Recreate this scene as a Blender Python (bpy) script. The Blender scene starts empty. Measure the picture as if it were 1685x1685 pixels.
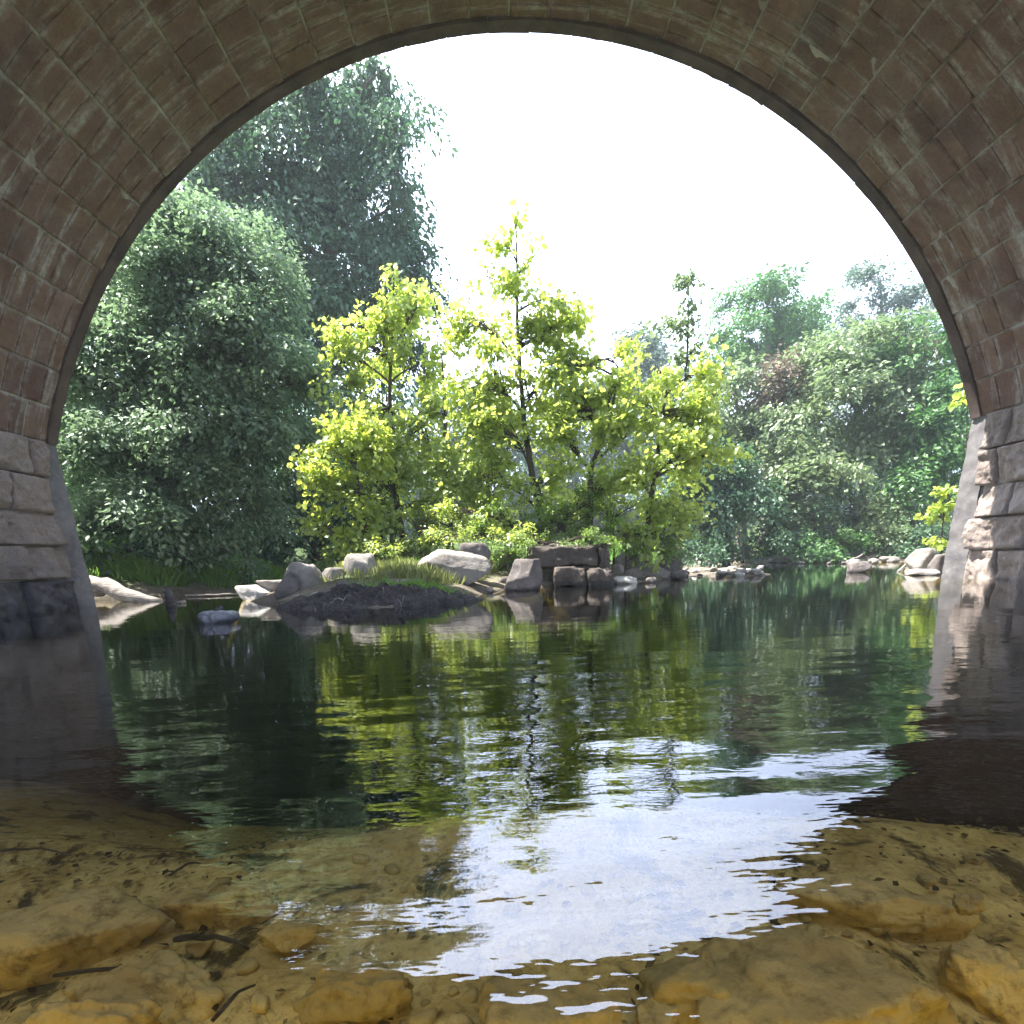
import bpy, math, numpy as np
from mathutils import Matrix, Vector
rng = np.random.default_rng(7)
R_ = math.radians
scene = bpy.context.scene
col = scene.collection

# ------------------------------------------------------------------ camera
FPX, CX, CY, PITCH, ROLL, YAW, CAMH = 870.4, 842.5, 1121.8, 0.233, -0.03175, -0.0133, 0.6
def ray(u, v):
    x = (u - CX) / FPX; y = -(v - CY) / FPX
    c, s = math.cos(ROLL), math.sin(ROLL)
    x, y = c*x - s*y, s*x + c*y
    d = (x, math.cos(PITCH) + y*math.sin(PITCH), -math.sin(PITCH) + y*math.cos(PITCH))
    c, s = math.cos(YAW), math.sin(YAW)
    return np.array([c*d[0] - s*d[1], s*d[0] + c*d[1], d[2]])
def at(u, v, Y):
    d = ray(u, v); return np.array([0, 0, CAMH]) + d * (Y / d[1])
def gp(u, v, z=0.0):
    d = ray(u, v); return np.array([0, 0, CAMH]) + d * ((z - CAMH) / d[2])
_C = ray(CX, CY); _A = ray(CX + FPX, CY) - _C; _B = ray(CX, CY - FPX) - _C
cam_d = bpy.data.cameras.new('camera'); cam = bpy.data.objects.new('camera', cam_d); col.objects.link(cam)
m = Matrix.Identity(4)
for i in range(3):
    m[i][0], m[i][1], m[i][2] = _A[i], _B[i], -_C[i]
m[2][3] = CAMH
cam.matrix_world = m
cam_d.sensor_width = 36; cam_d.lens = 36 * FPX / 1685
cam_d.shift_y = (CY - 842.5) / 1685
cam_d.clip_start = 0.02; cam_d.clip_end = 2000
scene.camera = cam

# ------------------------------------------------------------------ sky, sun, exposure
SUN_AZ, SUN_EL = R_(-74), R_(62)          # azimuth from +Y, negative = towards -X
sdir = Vector((math.sin(SUN_AZ)*math.cos(SUN_EL), math.cos(SUN_AZ)*math.cos(SUN_EL), math.sin(SUN_EL)))
world = bpy.data.worlds.new('World'); scene.world = world; world.use_nodes = True
wn, wl = world.node_tree.nodes, world.node_tree.links
wn.clear()
wo = wn.new('ShaderNodeOutputWorld'); bg = wn.new('ShaderNodeBackground')
sky = wn.new('ShaderNodeTexSky'); sky.sky_type = 'NISHITA'; sky.sun_disc = False
sky.sun_elevation = SUN_EL; sky.sun_rotation = SUN_AZ
tc = wn.new('ShaderNodeTexCoord')
mpw = wn.new('ShaderNodeMapping'); mpw.inputs['Scale'].default_value = (1.2, 1.2, 3.0)
nz = wn.new('ShaderNodeTexNoise'); nz.inputs['Scale'].default_value = 1.6; nz.inputs['Detail'].default_value = 3
nz.inputs['Roughness'].default_value = 0.55
wl.new(tc.outputs['Generated'], mpw.inputs[0]); wl.new(mpw.outputs[0], nz.inputs['Vector'])
# bright patch added to the sky ahead, off the sun, for the water reflection
dt = wn.new('ShaderNodeVectorMath'); dt.operation = 'DOT_PRODUCT'
wl.new(tc.outputs['Generated'], dt.inputs[0]); dt.inputs[1].default_value = Vector((0.0, 0.85, 0.5)).normalized()
gl = wn.new('ShaderNodeMapRange'); gl.inputs[1].default_value = 0.74; gl.inputs[2].default_value = 0.97
gl.inputs[3].default_value = 4.2; gl.inputs[4].default_value = 15.5
wl.new(dt.outputs['Value'], gl.inputs[0])
ccol = wn.new('ShaderNodeVectorMath'); ccol.operation = 'SCALE'; ccol.inputs[0].default_value = (0.72, 0.82, 1.10)
wl.new(gl.outputs[0], ccol.inputs['Scale'])
cr = wn.new('ShaderNodeMapRange'); cr.inputs[1].default_value = 0.36; cr.inputs[2].default_value = 0.62
cr.inputs[3].default_value = 0.72; cr.inputs[4].default_value = 1.0
wl.new(nz.outputs['Fac'], cr.inputs[0])
mx = wn.new('ShaderNodeMix'); mx.data_type = 'RGBA'
skb = wn.new('ShaderNodeVectorMath'); skb.operation = 'SCALE'; skb.inputs['Scale'].default_value = 1.6
wl.new(sky.outputs[0], skb.inputs[0])
wl.new(cr.outputs[0], mx.inputs[0]); wl.new(skb.outputs[0], mx.inputs[6]); wl.new(ccol.outputs[0], mx.inputs[7])
wl.new(mx.outputs[2], bg.inputs['Color']); bg.inputs['Strength'].default_value = 0.12
wl.new(bg.outputs[0], wo.inputs['Surface'])
sun_d = bpy.data.lights.new('sun', 'SUN'); sun_d.energy = 5.0; sun_d.angle = R_(0.6); sun_d.color = (1.0, 0.95, 0.86)
sun = bpy.data.objects.new('sun', sun_d); col.objects.link(sun)
sun.rotation_euler = (-sdir).to_track_quat('-Z', 'Y').to_euler()
scene.view_settings.view_transform = 'Standard'; scene.view_settings.look = 'None'
scene.view_settings.gamma = 1.0; scene.view_settings.use_curve_mapping = False
scene.view_settings.exposure = 2.08
cy = scene.cycles
cy.max_bounces = 7; cy.diffuse_bounces = 3; cy.glossy_bounces = 3; cy.transmission_bounces = 4; cy.transparent_max_bounces = 8
cy.volume_bounces = 0; cy.sample_clamp_indirect = 6.0; cy.use_denoising = True

# ------------------------------------------------------------------ noise (value noise, numpy)
def _h(ix, iy, iz, seed):
    n = (ix.astype(np.int64)*73856093) ^ (iy.astype(np.int64)*19349663) ^ (iz.astype(np.int64)*83492791) ^ (seed*2654435761 & 0x7fffffff)
    n = (n ^ (n >> 13)) * 1274126177 & 0x7fffffff
    n = (n ^ (n >> 15)) * 668265263 & 0x7fffffff
    return ((n ^ (n >> 14)) & 0xffffff) / float(0xffffff) * 2 - 1
def vnoise(p, seed=0):
    i = np.floor(p).astype(np.int64); f = p - i; f = f*f*(3-2*f)
    out = 0
    for a in (0, 1):
        for b in (0, 1):
            for c in (0, 1):
                w = (f[..., 0] if a else 1-f[..., 0])*(f[..., 1] if b else 1-f[..., 1])*(f[..., 2] if c else 1-f[..., 2])
                out = out + w*_h(i[..., 0]+a, i[..., 1]+b, i[..., 2]+c, seed)
    return out
def fbm(p, seed=0, octv=4, gain=.5):
    a, s, o = 1.0, 1.0, 0
    for k in range(octv):
        o = o + a*vnoise(p*s + k*17.3, seed+k); a *= gain; s *= 2.03
    return o
def P3(x, y, z=None):
    x = np.asarray(x, float); y = np.asarray(y, float)
    return np.stack([x, y, np.zeros_like(x) if z is None else z+np.zeros_like(x)], -1)

# ------------------------------------------------------------------ mesh helpers
def link(name, me, mat=None, parent=None, smooth=False):
    o = bpy.data.objects.new(name, me); col.objects.link(o)
    if mat: me.materials.append(mat)
    if parent: o.parent = parent
    if smooth: me.polygons.foreach_set('use_smooth', np.ones(len(me.polygons), bool))
    return o
def mesh_np(name, V, loops, totals, attrs=None):
    V = np.asarray(V, np.float32); loops = np.asarray(loops, np.int32).ravel(); totals = np.asarray(totals, np.int32)
    me = bpy.data.meshes.new(name)
    me.vertices.add(len(V)); me.vertices.foreach_set('co', V.ravel())
    me.loops.add(len(loops)); me.loops.foreach_set('vertex_index', loops)
    me.polygons.add(len(totals))
    st = np.concatenate([[0], np.cumsum(totals)[:-1]]).astype(np.int32)
    me.polygons.foreach_set('loop_start', st); me.polygons.foreach_set('loop_total', totals)
    for k, a in (attrs or {}).items():
        at_ = me.attributes.new(k, 'FLOAT', 'POINT'); at_.data.foreach_set('value', np.asarray(a, np.float32))
    me.update(calc_edges=True)
    return me
def grid_faces(nu, nv, flip=False):
    i = np.arange(nu-1)[:, None]*nv + np.arange(nv-1)[None, :]
    q = np.stack([i, i+nv, i+nv+1, i+1], -1).reshape(-1, 4)
    return q[:, ::-1] if flip else q
class Acc:
    """collects pieces of one mesh"""
    def __init__(s): s.V = []; s.L = []; s.T = []; s.A = {}; s.n = 0
    def add(s, V, F, **attrs):
        F = np.asarray(F); V = np.asarray(V, float).reshape(-1, 3)
        s.V.append(V); s.L.append((F + s.n).ravel()); s.T.append(np.full(len(F), F.shape[1])); s.n += len(V)
        for k, a in attrs.items(): s.A.setdefault(k, []).append(np.zeros(len(V)) + a)
    def build(s, name, mat, parent=None, smooth=False):
        me = mesh_np(name, np.concatenate(s.V), np.concatenate(s.L), np.concatenate(s.T), {k: np.concatenate(a) for k, a in s.A.items()})
        return link(name, me, mat, parent, smooth)
    def box(s, lo, hi, M=None, **at_):
        x0, y0, z0 = lo; x1, y1, z1 = hi
        V = np.array([[x0,y0,z0],[x1,y0,z0],[x1,y1,z0],[x0,y1,z0],[x0,y0,z1],[x1,y0,z1],[x1,y1,z1],[x0,y1,z1]], float)
        s.add(V, [[0,3,2,1],[4,5,6,7],[0,1,5,4],[1,2,6,5],[2,3,7,6],[3,0,4,7]], **at_)
    def tube(s, pts, rad, sides=6, cap=True, **at_):
        pts = np.asarray(pts, float); n = len(pts); rad = np.zeros(n) + rad
        tan = np.gradient(pts, axis=0); tan /= np.linalg.norm(tan, axis=1)[:, None] + 1e-9
        ref = np.array([0.31, 0.17, 0.93]) if abs(tan[0][2]) < .8 else np.array([.9, .2, .1])
        a = np.cross(tan, ref); a /= np.linalg.norm(a, axis=1)[:, None] + 1e-9; b = np.cross(tan, a)
        th = np.linspace(0, 2*np.pi, sides, endpoint=False)
        V = pts[:, None] + rad[:, None, None]*(np.cos(th)[None, :, None]*a[:, None] + np.sin(th)[None, :, None]*b[:, None])
        i = np.arange(n-1)[:, None]*sides + np.arange(sides)[None]; j = np.arange(n-1)[:, None]*sides + (np.arange(sides)[None]+1) % sides
        F = np.stack([i, j, j+sides, i+sides], -1).reshape(-1, 4)
        s.add(V.reshape(-1, 3), F, **at_)
def tag(o, label=None, cat=None, group=None, kind=None):
    if label: o['label'] = label
    if cat: o['category'] = cat
    if group: o['group'] = group
    if kind: o['kind'] = kind
    return o
def empty(name, loc, label, cat, group=None):
    o = bpy.data.objects.new(name, None); col.objects.link(o); o.location = loc; o.empty_display_size = .2
    bpy.context.view_layer.update()
    return tag(o, label, cat, group)

# ------------------------------------------------------------------ materials
class NT:
    def __init__(s, name):
        s.m = bpy.data.materials.new(name); s.m.use_nodes = True; s.n = s.m.node_tree.nodes; s.l = s.m.node_tree.links
        s.n.clear(); s.out = s.n.new('ShaderNodeOutputMaterial')
    def node(s, t, ins=None, **props):
        x = s.n.new(t)
        for k, v in props.items(): setattr(x, k, v)
        for k, v in (ins or {}).items():
            if isinstance(v, bpy.types.NodeSocket): s.l.new(v, x.inputs[k])
            else: x.inputs[k].default_value = v
        return x
    def coord(s): return s.node('ShaderNodeTexCoord').outputs['Object']
    def pos(s): return s.node('ShaderNodeNewGeometry').outputs['Position']
    def mapping(s, v, scale): return s.node('ShaderNodeMapping', {'Vector': v, 'Scale': scale}).outputs[0]
    def noise(s, v, scale, detail=4, rough=.55, dist=0):
        return s.node('ShaderNodeTexNoise', {'Vector': v, 'Scale': scale, 'Detail': detail, 'Roughness': rough, 'Distortion': dist}).outputs['Fac']
    def attr(s, k): return s.node('ShaderNodeAttribute', attribute_name=k).outputs['Fac']
    def ramp(s, fac, a, b, lo=0, hi=1):
        return s.node('ShaderNodeMapRange', {0: fac, 1: a, 2: b, 3: lo, 4: hi}).outputs[0]
    def mix(s, f, a, b, bt='MIX'):
        x = s.n.new('ShaderNodeMix'); x.data_type = 'RGBA'; x.blend_type = bt
        for k, v in ((0, f), (6, a), (7, b)):
            if isinstance(v, bpy.types.NodeSocket): s.l.new(v, x.inputs[k])
            else: x.inputs[k].default_value = (*v, 1) if isinstance(v, tuple) and len(v) == 3 else v
        return x.outputs[2]
    def math(s, op, a, b=0.0, clamp=False):
        x = s.node('ShaderNodeMath', {0: a, 1: b}, operation=op); x.use_clamp = clamp; return x.outputs[0]
    def bump(s, h, strength, dist): return s.node('ShaderNodeBump', {'Height': h, 'Strength': strength, 'Distance': dist}).outputs[0]
    def principled(s, colr, rough, normal=None, spec=.3):
        p = s.node('ShaderNodeBsdfPrincipled', {'Base Color': colr if isinstance(colr, bpy.types.NodeSocket) else (*colr, 1), 'Roughness': rough, 'Specular IOR Level': spec})
        if normal: s.l.new(normal, p.inputs['Normal'])
        return p.outputs[0]
    def done(s, sh): s.l.new(sh, s.out.inputs['Surface']); return s.m

def mat_stone(name, c1, c2, c3, white, bumpd=.02, scale=1.0, streak=True):
    """ashlar: per-block tint, mottling, pale lime bloom creeping from the joints, brown stain"""
    t = NT(name); P = t.pos(); tint = t.attr('tint'); edge = t.attr('edge')
    n1 = t.noise(P, 1.3*scale, 6, .6); n2 = t.noise(P, 9*scale, 6, .65); n3 = t.noise(P, 45*scale, 4, .7)
    c = t.mix(tint, c1, c2)
    c = t.mix(t.ramp(n1, .45, .62), c, c3)
    c = t.mix(t.ramp(n2, .3, .75, 0, .55), c, tuple(x*.45 for x in c1))
    c = t.mix(t.ramp(n3, .35, .7, 0, .35), c, tuple(min(1, x*1.5) for x in c2))
    # lime bloom near joints
    nb = t.noise(P, 2.2*scale, 5, .7, .8); nb2 = t.noise(P, 14*scale, 5, .7)
    e = t.ramp(edge, .004, .05, 1, 0)
    w = t.math('MULTIPLY', t.ramp(nb, .44, .68), t.math('ADD', t.math('MULTIPLY', e, .6), .16))
    w = t.math('MULTIPLY', w, t.ramp(nb2, .3, .62, .25, 1), True)
    ns = t.noise(t.mapping(P, (1.0, 7.0, 1.0)), .9*scale, 5, .6); w = t.math('ADD', w, t.math('MULTIPLY', t.ramp(ns, .54, .70), t.ramp(nb2, .35, .65, .15, .8)))
    w = t.math('MULTIPLY', w, white*.8, True)
    c = t.mix(w, c, (.40, .385, .36))
    bl = t.noise(P, .8*scale, 3, .5); c = t.mix(t.ramp(bl, .58, .72, 0, .35), c, (.035, .032, .034))
    h = t.math('ADD', t.math('MULTIPLY', n2, .6), t.math('MULTIPLY', n3, .35))
    return t.done(t.principled(c, .85, t.bump(h, .9, bumpd), .25))
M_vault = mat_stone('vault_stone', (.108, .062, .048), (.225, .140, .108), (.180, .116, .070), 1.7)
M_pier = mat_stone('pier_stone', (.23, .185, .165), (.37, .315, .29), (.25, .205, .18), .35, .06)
t = NT('mortar'); P = t.pos(); n = t.noise(P, 2.2, 6, .7, .5); n2 = t.noise(P, 30, 3, .6)
c = t.mix(t.ramp(n, .36, .56), (.11, .085, .07), (.46, .44, .41)); c = t.mix(t.ramp(n2, .3, .7, 0, .5), c, (.2, .17, .15))
M_mortar = t.done(t.principled(c, .9, t.bump(n2, .6, .01)))
t = NT('dark_ring'); P = t.pos(); n = t.noise(P, 2.5, 6, .65); n2 = t.noise(P, 25, 5, .7)
c = t.mix(t.ramp(n, .35, .7), (.065, .045, .040), (.16, .115, .095)); c = t.mix(t.ramp(n2, .45, .7, 0, .5), c, (.12, .11, .10))
M_ring = t.done(t.principled(c, .85, t.bump(n2, .7, .015)))
t = NT('pier_concrete'); P = t.pos(); n = t.noise(P, 2.0, 6, .65); n2 = t.noise(P, 11, 6, .7)
c = t.mix(t.ramp(n, .35, .7), (.11, .105, .115), (.21, .20, .20)); c = t.mix(t.ramp(n2, .5, .75, 0, .6), c, (.28, .27, .26))
M_conc = t.done(t.principled(c, .8, t.bump(n2, .5, .01)))

def mat_wetline(base_name, dry1, dry2, wet, zline, sc=1.0, spec=.35):
    """natural rock, mottled; dark and glossy below its own waterline stain"""
    t = NT(base_name); P = t.pos(); z = t.node('ShaderNodeSeparateXYZ', {0: P}).outputs[2]
    n = t.noise(P, 2.6*sc, 7, .62); n2 = t.noise(P, 16*sc, 6, .7); n3 = t.noise(P, 70*sc, 3, .6)
    oi = t.node('ShaderNodeObjectInfo').outputs['Random']
    c = t.mix(t.ramp(n, .38, .64), dry1, dry2); c = t.mix(t.ramp(n2, .5, .72, 0, .7), c, tuple(x*.42 for x in dry1))
    c = t.mix(t.ramp(oi, 0, 1, 0, .35), c, tuple(x*.6 for x in dry2))
    zz = t.math('ADD', z, t.math('MULTIPLY', t.math('SUBTRACT', n, .5), .12))
    k = t.ramp(zz, zline-.025, zline+.035, 1, 0)
    c = t.mix(k, c, wet); r = t.ramp(k, 0, 1, .9, .35)
    h = t.math('ADD', n2, t.math('MULTIPLY', n3, .4))
    return t.done(t.principled(c, r, t.bump(h, .8, .035), spec))
M_rock = mat_wetline('pale_rock', (.22, .20, .18), (.38, .35, .32), (.05, .042, .04), .03, 1.3)
M_rockd = mat_wetline('grey_rock', (.12, .105, .10), (.22, .195, .185), (.035, .03, .028), .04, 1.3)
M_rockp = mat_wetline('chalky_rock', (.48, .46, .44), (.66, .64, .61), (.3, .28, .25), .0)
M_rocksub = None
t = NT('submerged_rock'); P = t.pos(); n = t.noise(P, 5, 7, .62); n2 = t.noise(P, 26, 6, .7); oi = t.node('ShaderNodeObjectInfo').outputs['Random']
c = t.mix(t.ramp(n, .35, .66), (.52, .39, .17), (.80, .65, .33)); nd_ = t.noise(P, 2.6, 6, .7, .8); c = t.mix(t.ramp(nd_, .56, .64, 0, .7), c, (.14, .12, .05)); c = t.mix(t.ramp(n2, .5, .68, 0, .75), c, (.10, .065, .03))
c = t.mix(t.ramp(oi, 0, 1, 0, .6), c, (.30, .25, .12))
M_sub = t.done(t.principled(c, .9, t.bump(n2, .5, .02), .1))
t = NT('wet_stone'); P = t.pos(); n = t.noise(P, 4, 6, .65); n2 = t.noise(P, 20, 6, .7)
c = t.mix(t.ramp(n, .35, .65), (.028, .026, .034), (.085, .075, .082)); c = t.mix(t.ramp(n2, .6, .75, 0, .6), c, (.17, .15, .15))
M_wet = t.done(t.principled(c, .55, t.bump(n2, .8, .025), .5))
t = NT('driftwood'); P = t.coord(); n = t.noise(t.mapping(P, (1.5, 14, 14)), 2.4, 6, .6, .3); n2 = t.noise(P, 3, 4, .5)
c = t.mix(t.ramp(n, .35, .65), (.14, .12, .105), (.38, .35, .32)); c = t.mix(t.ramp(n2, .55, .7, 0, .6), c, (.10, .08, .07))
M_drift = t.done(t.principled(c, .8, t.bump(n, .8, .02)))
t = NT('rotten_wood'); P = t.coord(); n = t.noise(t.mapping(P, (3, 12, 12)), 3, 6, .7)
c = t.mix(t.ramp(n, .35, .65), (.018, .015, .016), (.07, .06, .06)); M_rot = t.done(t.principled(c, .5, t.bump(n, .9, .02), .5))
t = NT('floating_log'); P = t.coord(); n = t.noise(t.mapping(P, (2, 12, 12)), 3, 6, .7)
c = t.mix(t.ramp(n, .35, .65), (.05, .05, .06), (.16, .17, .20)); M_logf = t.done(t.principled(c, .35, t.bump(n, .6, .01), .6))
def mat_bark(name, a, b):
    t = NT(name); P = t.coord(); n = t.noise(t.mapping(P, (6, 6, 1.2)), 2.5, 6, .65)
    return t.done(t.principled(t.mix(t.ramp(n, .35, .65), a, b), .9, t.bump(n, .9, .03)))
M_bark = mat_bark('bark', (.045, .035, .028), (.13, .105, .085))
M_barkl = mat_bark('pale_bark', (.12, .11, .09), (.30, .27, .23))
def mat_leaf(name, a, b, trans, tcol, gloss=.10):
    """leaf colours vary with 'tint'; light passes through the blade as tcol"""
    t = NT(name); v = t.attr('tint')
    c = t.mix(v, a, b); tc_ = t.mix(v, tuple(x*.75 for x in tcol), tcol)
    d = t.node('ShaderNodeBsdfDiffuse', {'Color': c}).outputs[0]; tr = t.node('ShaderNodeBsdfTranslucent', {'Color': tc_}).outputs[0]
    g = t.node('ShaderNodeBsdfGlossy', {'Color': (.55, .62, .58, 1), 'Roughness': .45}).outputs[0]
    s1 = t.node('ShaderNodeMixShader', {0: trans, 1: d, 2: tr}).outputs[0]
    return t.done(t.node('ShaderNodeMixShader', {0: gloss, 1: s1, 2: g}).outputs[0])
L_syc = mat_leaf('sycamore_leaf', (.12, .20, .06), (.40, .48, .14), .64, (.76, .90, .16), .12)
L_map = mat_leaf('silver_maple_leaf', (.080, .145, .085), (.33, .43, .26), .40, (.30, .46, .23), .08)
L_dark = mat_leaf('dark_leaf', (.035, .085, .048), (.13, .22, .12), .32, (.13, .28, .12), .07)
L_right = mat_leaf('bank_leaf', (.11, .17, .075), (.31, .38, .20), .38, (.30, .43, .17), .08)
L_green = mat_leaf('green_leaf', (.06, .15, .055), (.15, .29, .09), .38, (.16, .38, .09), .07)
L_brown = mat_leaf('faded_leaf', (.14, .11, .08), (.26, .20, .15), .3, (.26, .2, .13), .05)
L_far = mat_leaf('far_leaf', (.12, .18, .15), (.24, .32, .26), .35, (.16, .26, .18), .10)  # haze of distance put into the colour: paler, bluer leaves
L_under = mat_leaf('undergrowth_leaf', (.08, .15, .04), (.25, .36, .10), .50, (.42, .62, .12), .07)
L_yel = mat_leaf('yellow_leaf', (.16, .26, .06), (.44, .52, .12), .60, (.80, .92, .14), .10)
L_grass = mat_leaf('grass_blade', (.09, .20, .04), (.22, .36, .08), .45, (.3, .55, .08), .04)
L_grassl = mat_leaf('dry_grass_blade', (.13, .15, .06), (.34, .35, .16), .42, (.36, .42, .12), .04)  # paler blades, the colour of dry grass

# ================================================================== GROUND
def sdf_poly(x, y, poly):
    poly = np.asarray(poly, float)[:, :2]; n = len(poly); d = np.full(x.shape, 1e9); ins = np.zeros(x.shape, bool)
    for i in range(n):
        ax, ay = poly[i]; bx, by = poly[(i+1) % n]
        ex, ey = bx-ax, by-ay; wx, wy = x-ax, y-ay
        tt = np.clip((wx*ex+wy*ey)/(ex*ex+ey*ey), 0, 1)
        d = np.minimum(d, (wx-ex*tt)**2 + (wy-ey*tt)**2)
        c = ((ay <= y) & (by > y)) | ((by <= y) & (ay > y))
        with np.errstate(divide='ignore', invalid='ignore'):
            xi = ax + (y-ay)/(by-ay)*(bx-ax) if by != ay else np.full(x.shape, 1e9)
        ins ^= c & (x < xi)
    return np.where(ins, 1, -1)*np.sqrt(d)
D, XC, RV, ZS, ZC = 9.66, 0.382, 8.26, 2.64, -0.226
WL, WR_ = -7.37, 8.13
YB = 2.0
g = lambda u, v: gp(u, v)[:2]
left_poly = [(-60, 9.9), (-8.6, 9.9), (-7.2, 11.2), g(330, 977), g(420, 972), g(500, 962), (-2.6, 15.2), (-1, 19), (6, 21.5), (6, 60), (-60, 60)]
isl_poly = [g(395, 986), g(440, 996), g(620, 1000), g(770, 983), g(832, 972), g(900, 966), g(1000, 962), g(1060, 957), g(1120, 951), (4.4, 13.2), (3.4, 15.5), (1.0, 17.5), (-2.5, 16.5), (-4.6, 12.5)]
far_poly = [(3.0, 19.5), g(1150, 926), g(1280, 926), g(1400, 925), g(1500, 924), (12.5, 18.5), (60, 17.5), (60, 90), (-60, 90), (-60, 24), (-2, 24)]
bar_poly = [g(1105, 950), g(1180, 949), g(1262, 948), g(1268, 944), g(1230, 937), g(1150, 934), g(1110, 938)]
right_poly = [(9.2, 9.7), (9.0, 12.0), (10.2, 13.5), (14, 16.5), (60, 16.5), (60, 9.7)]
def ground_z(x, y):
    n = fbm(P3(x*.6, y*.6), 3, 4); nf = fbm(P3(x*3.1, y*3.1), 9, 3)
    def rise(s, h, sl): return np.where(s > 0, h*(1-np.exp(-np.maximum(s, 0)*sl/h)), s*2.2)
    z = np.full(x.shape, -2.3)
    z = np.maximum(z, rise(sdf_poly(x, y, left_poly)+.25*n, 1.6, .42))
    z = np.maximum(z, rise(sdf_poly(x, y, isl_poly)+.12*n, .62, .40))
    z = np.maximum(z, rise(sdf_poly(x, y, far_poly)+.2*n, 1.5, .22))
    z = np.maximum(z, rise(sdf_poly(x, y, bar_poly)+.06*n, .06, .12))
    z = np.maximum(z, rise(sdf_poly(x, y, right_poly)+.1*n, 1.3, .5))
    z = np.where(y > 44, z + 5*np.clip((y-44)/20, 0, 1), z)
    # shallow shelf the photographer stands beside
    edge = 1.50 - .03*x + .16*np.sin(x*1.7+.6) - .13*x + .12*n
    shelf = -.20 - .03*np.clip(y, 0, 3) - np.clip(y-edge, 0, 1.1)*.42 - np.clip(y-edge-1.1, 0, 99)*.9 + .16*np.clip(-y-.3, 0, 3)
    z = np.maximum(z, shelf)
    under = (y < 3) & (np.abs(x) < 9)
    return z + np.where(under, .012, .035)*nf*np.where(z < -1.2, .5, 1)*np.where(y < 3, 1.6, 1) + np.where(under & (y > -1), .012*fbm(P3(x*9, y*9), 5, 3), 0)
def axis(segs):
    out = [segs[0][0]]
    for a, b, st in segs: out += list(np.linspace(a, b, max(2, int(round((b-a)/st))+1))[1:])
    return np.array(out)
gx = axis([(-300, -60, 40), (-60, -16, 2), (-16, -2, .13), (-2, 2.2, .035), (2.2, 14, .13), (14, 60, 2), (60, 300, 40)])
gy = axis([(-60, -10, 5), (-10, -1, .4), (-1, 2.6, .035), (2.6, 6, .15), (6, 20, .13), (20, 34, .5), (34, 90, 4), (90, 400, 60)])
X, Y = np.meshgrid(gx, gy, indexing='ij'); Z = ground_z(X, Y)
Z = np.where(Y < -.4, np.maximum(Z, np.minimum(1.5, (-.4-Y)*.5-.3)), Z)
t = NT('ground'); P = t.pos(); z = t.node('ShaderNodeSeparateXYZ', {0: P}).outputs[2]
n = t.noise(P, 1.2, 6, .6); n2 = t.noise(P, 7, 7, .68, .4); n3 = t.noise(P, 40, 4, .65)
bed = t.mix(t.ramp(n2, .38, .62), (.60, .44, .17), (.92, .73, .35)); bed = t.mix(t.ramp(n3, .5, .7, 0, .6), bed, (.14, .09, .04))
nbd = t.noise(P, 3.1, 6, .7, .8); bed = t.mix(t.ramp(nbd, .53, .60, 0, .92), bed, (.06, .048, .02))
dirt = t.mix(t.ramp(n, .4, .6), (.07, .055, .038), (.20, .17, .13)); dirt = t.mix(t.ramp(n3, .45, .65, 0, .5), dirt, (.30, .28, .24))
green = t.mix(t.ramp(n2, .35, .65), (.035, .06, .02), (.08, .12, .035))
bed = t.mix(t.ramp(z, -.95, -.38, 1, 0), bed, (.030, .040, .020))       # shade of the deep channel painted into the bed colour, hiding sunlit patches
c = t.mix(t.ramp(z, -.10, .0), bed, dirt); c = t.mix(t.ramp(t.math('ADD', z, t.math('MULTIPLY', t.math('SUBTRACT', n, .5), .5)), .16, .40), c, green)
M_ground = t.done(t.principled(c, .92, t.bump(t.math('ADD', n2, t.math('MULTIPLY', n3, .5)), .8, .03), .15))
ground = link('ground', mesh_np('ground', np.stack([X, Y, Z], -1).reshape(-1, 3), grid_faces(len(gx), len(gy)), np.full((len(gx)-1)*(len(gy)-1), 4)), M_ground, smooth=True)
tag(ground, kind='structure')

# ================================================================== WATER
wx = axis([(-60, -10, 5), (-10, -2, .25), (-2, 2.5, .03), (2.5, 11, .2), (11, 60, 5)])
wy = axis([(-8, -.2, .4), (-.2, 3, .022), (3, 6, .05), (6, 14, .1), (14, 40, 1.0)])
X, Y = np.meshgrid(wx, wy, indexing='ij')
amp = np.exp(-((Y-1.4)/1.4)**2)*np.exp(-((X-.3)/1.6)**2)
Wz = .0016*np.sin(2*np.pi*(Y*1.9 + .25*X) + 2.0*fbm(P3(X*1.1, Y*1.3), 21, 3)) + .0009*np.sin(2*np.pi*(Y*4.6 - .6*X) + 2.5*fbm(P3(X*1.5, Y*2), 22, 3))
Wz = Wz*(.25+.75*amp) * np.exp(-np.maximum(Y-3, 0)/6)
nx, ny = len(wx), len(wy)
top = np.stack([X, Y, Wz], -1).reshape(-1, 3)
bot = np.array([[wx[0], wy[0], -3.6], [wx[-1], wy[0], -3.6], [wx[-1], wy[-1], -3.6], [wx[0], wy[-1], -3.6]])
W = Acc(); W.add(top, grid_faces(nx, ny))
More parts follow.
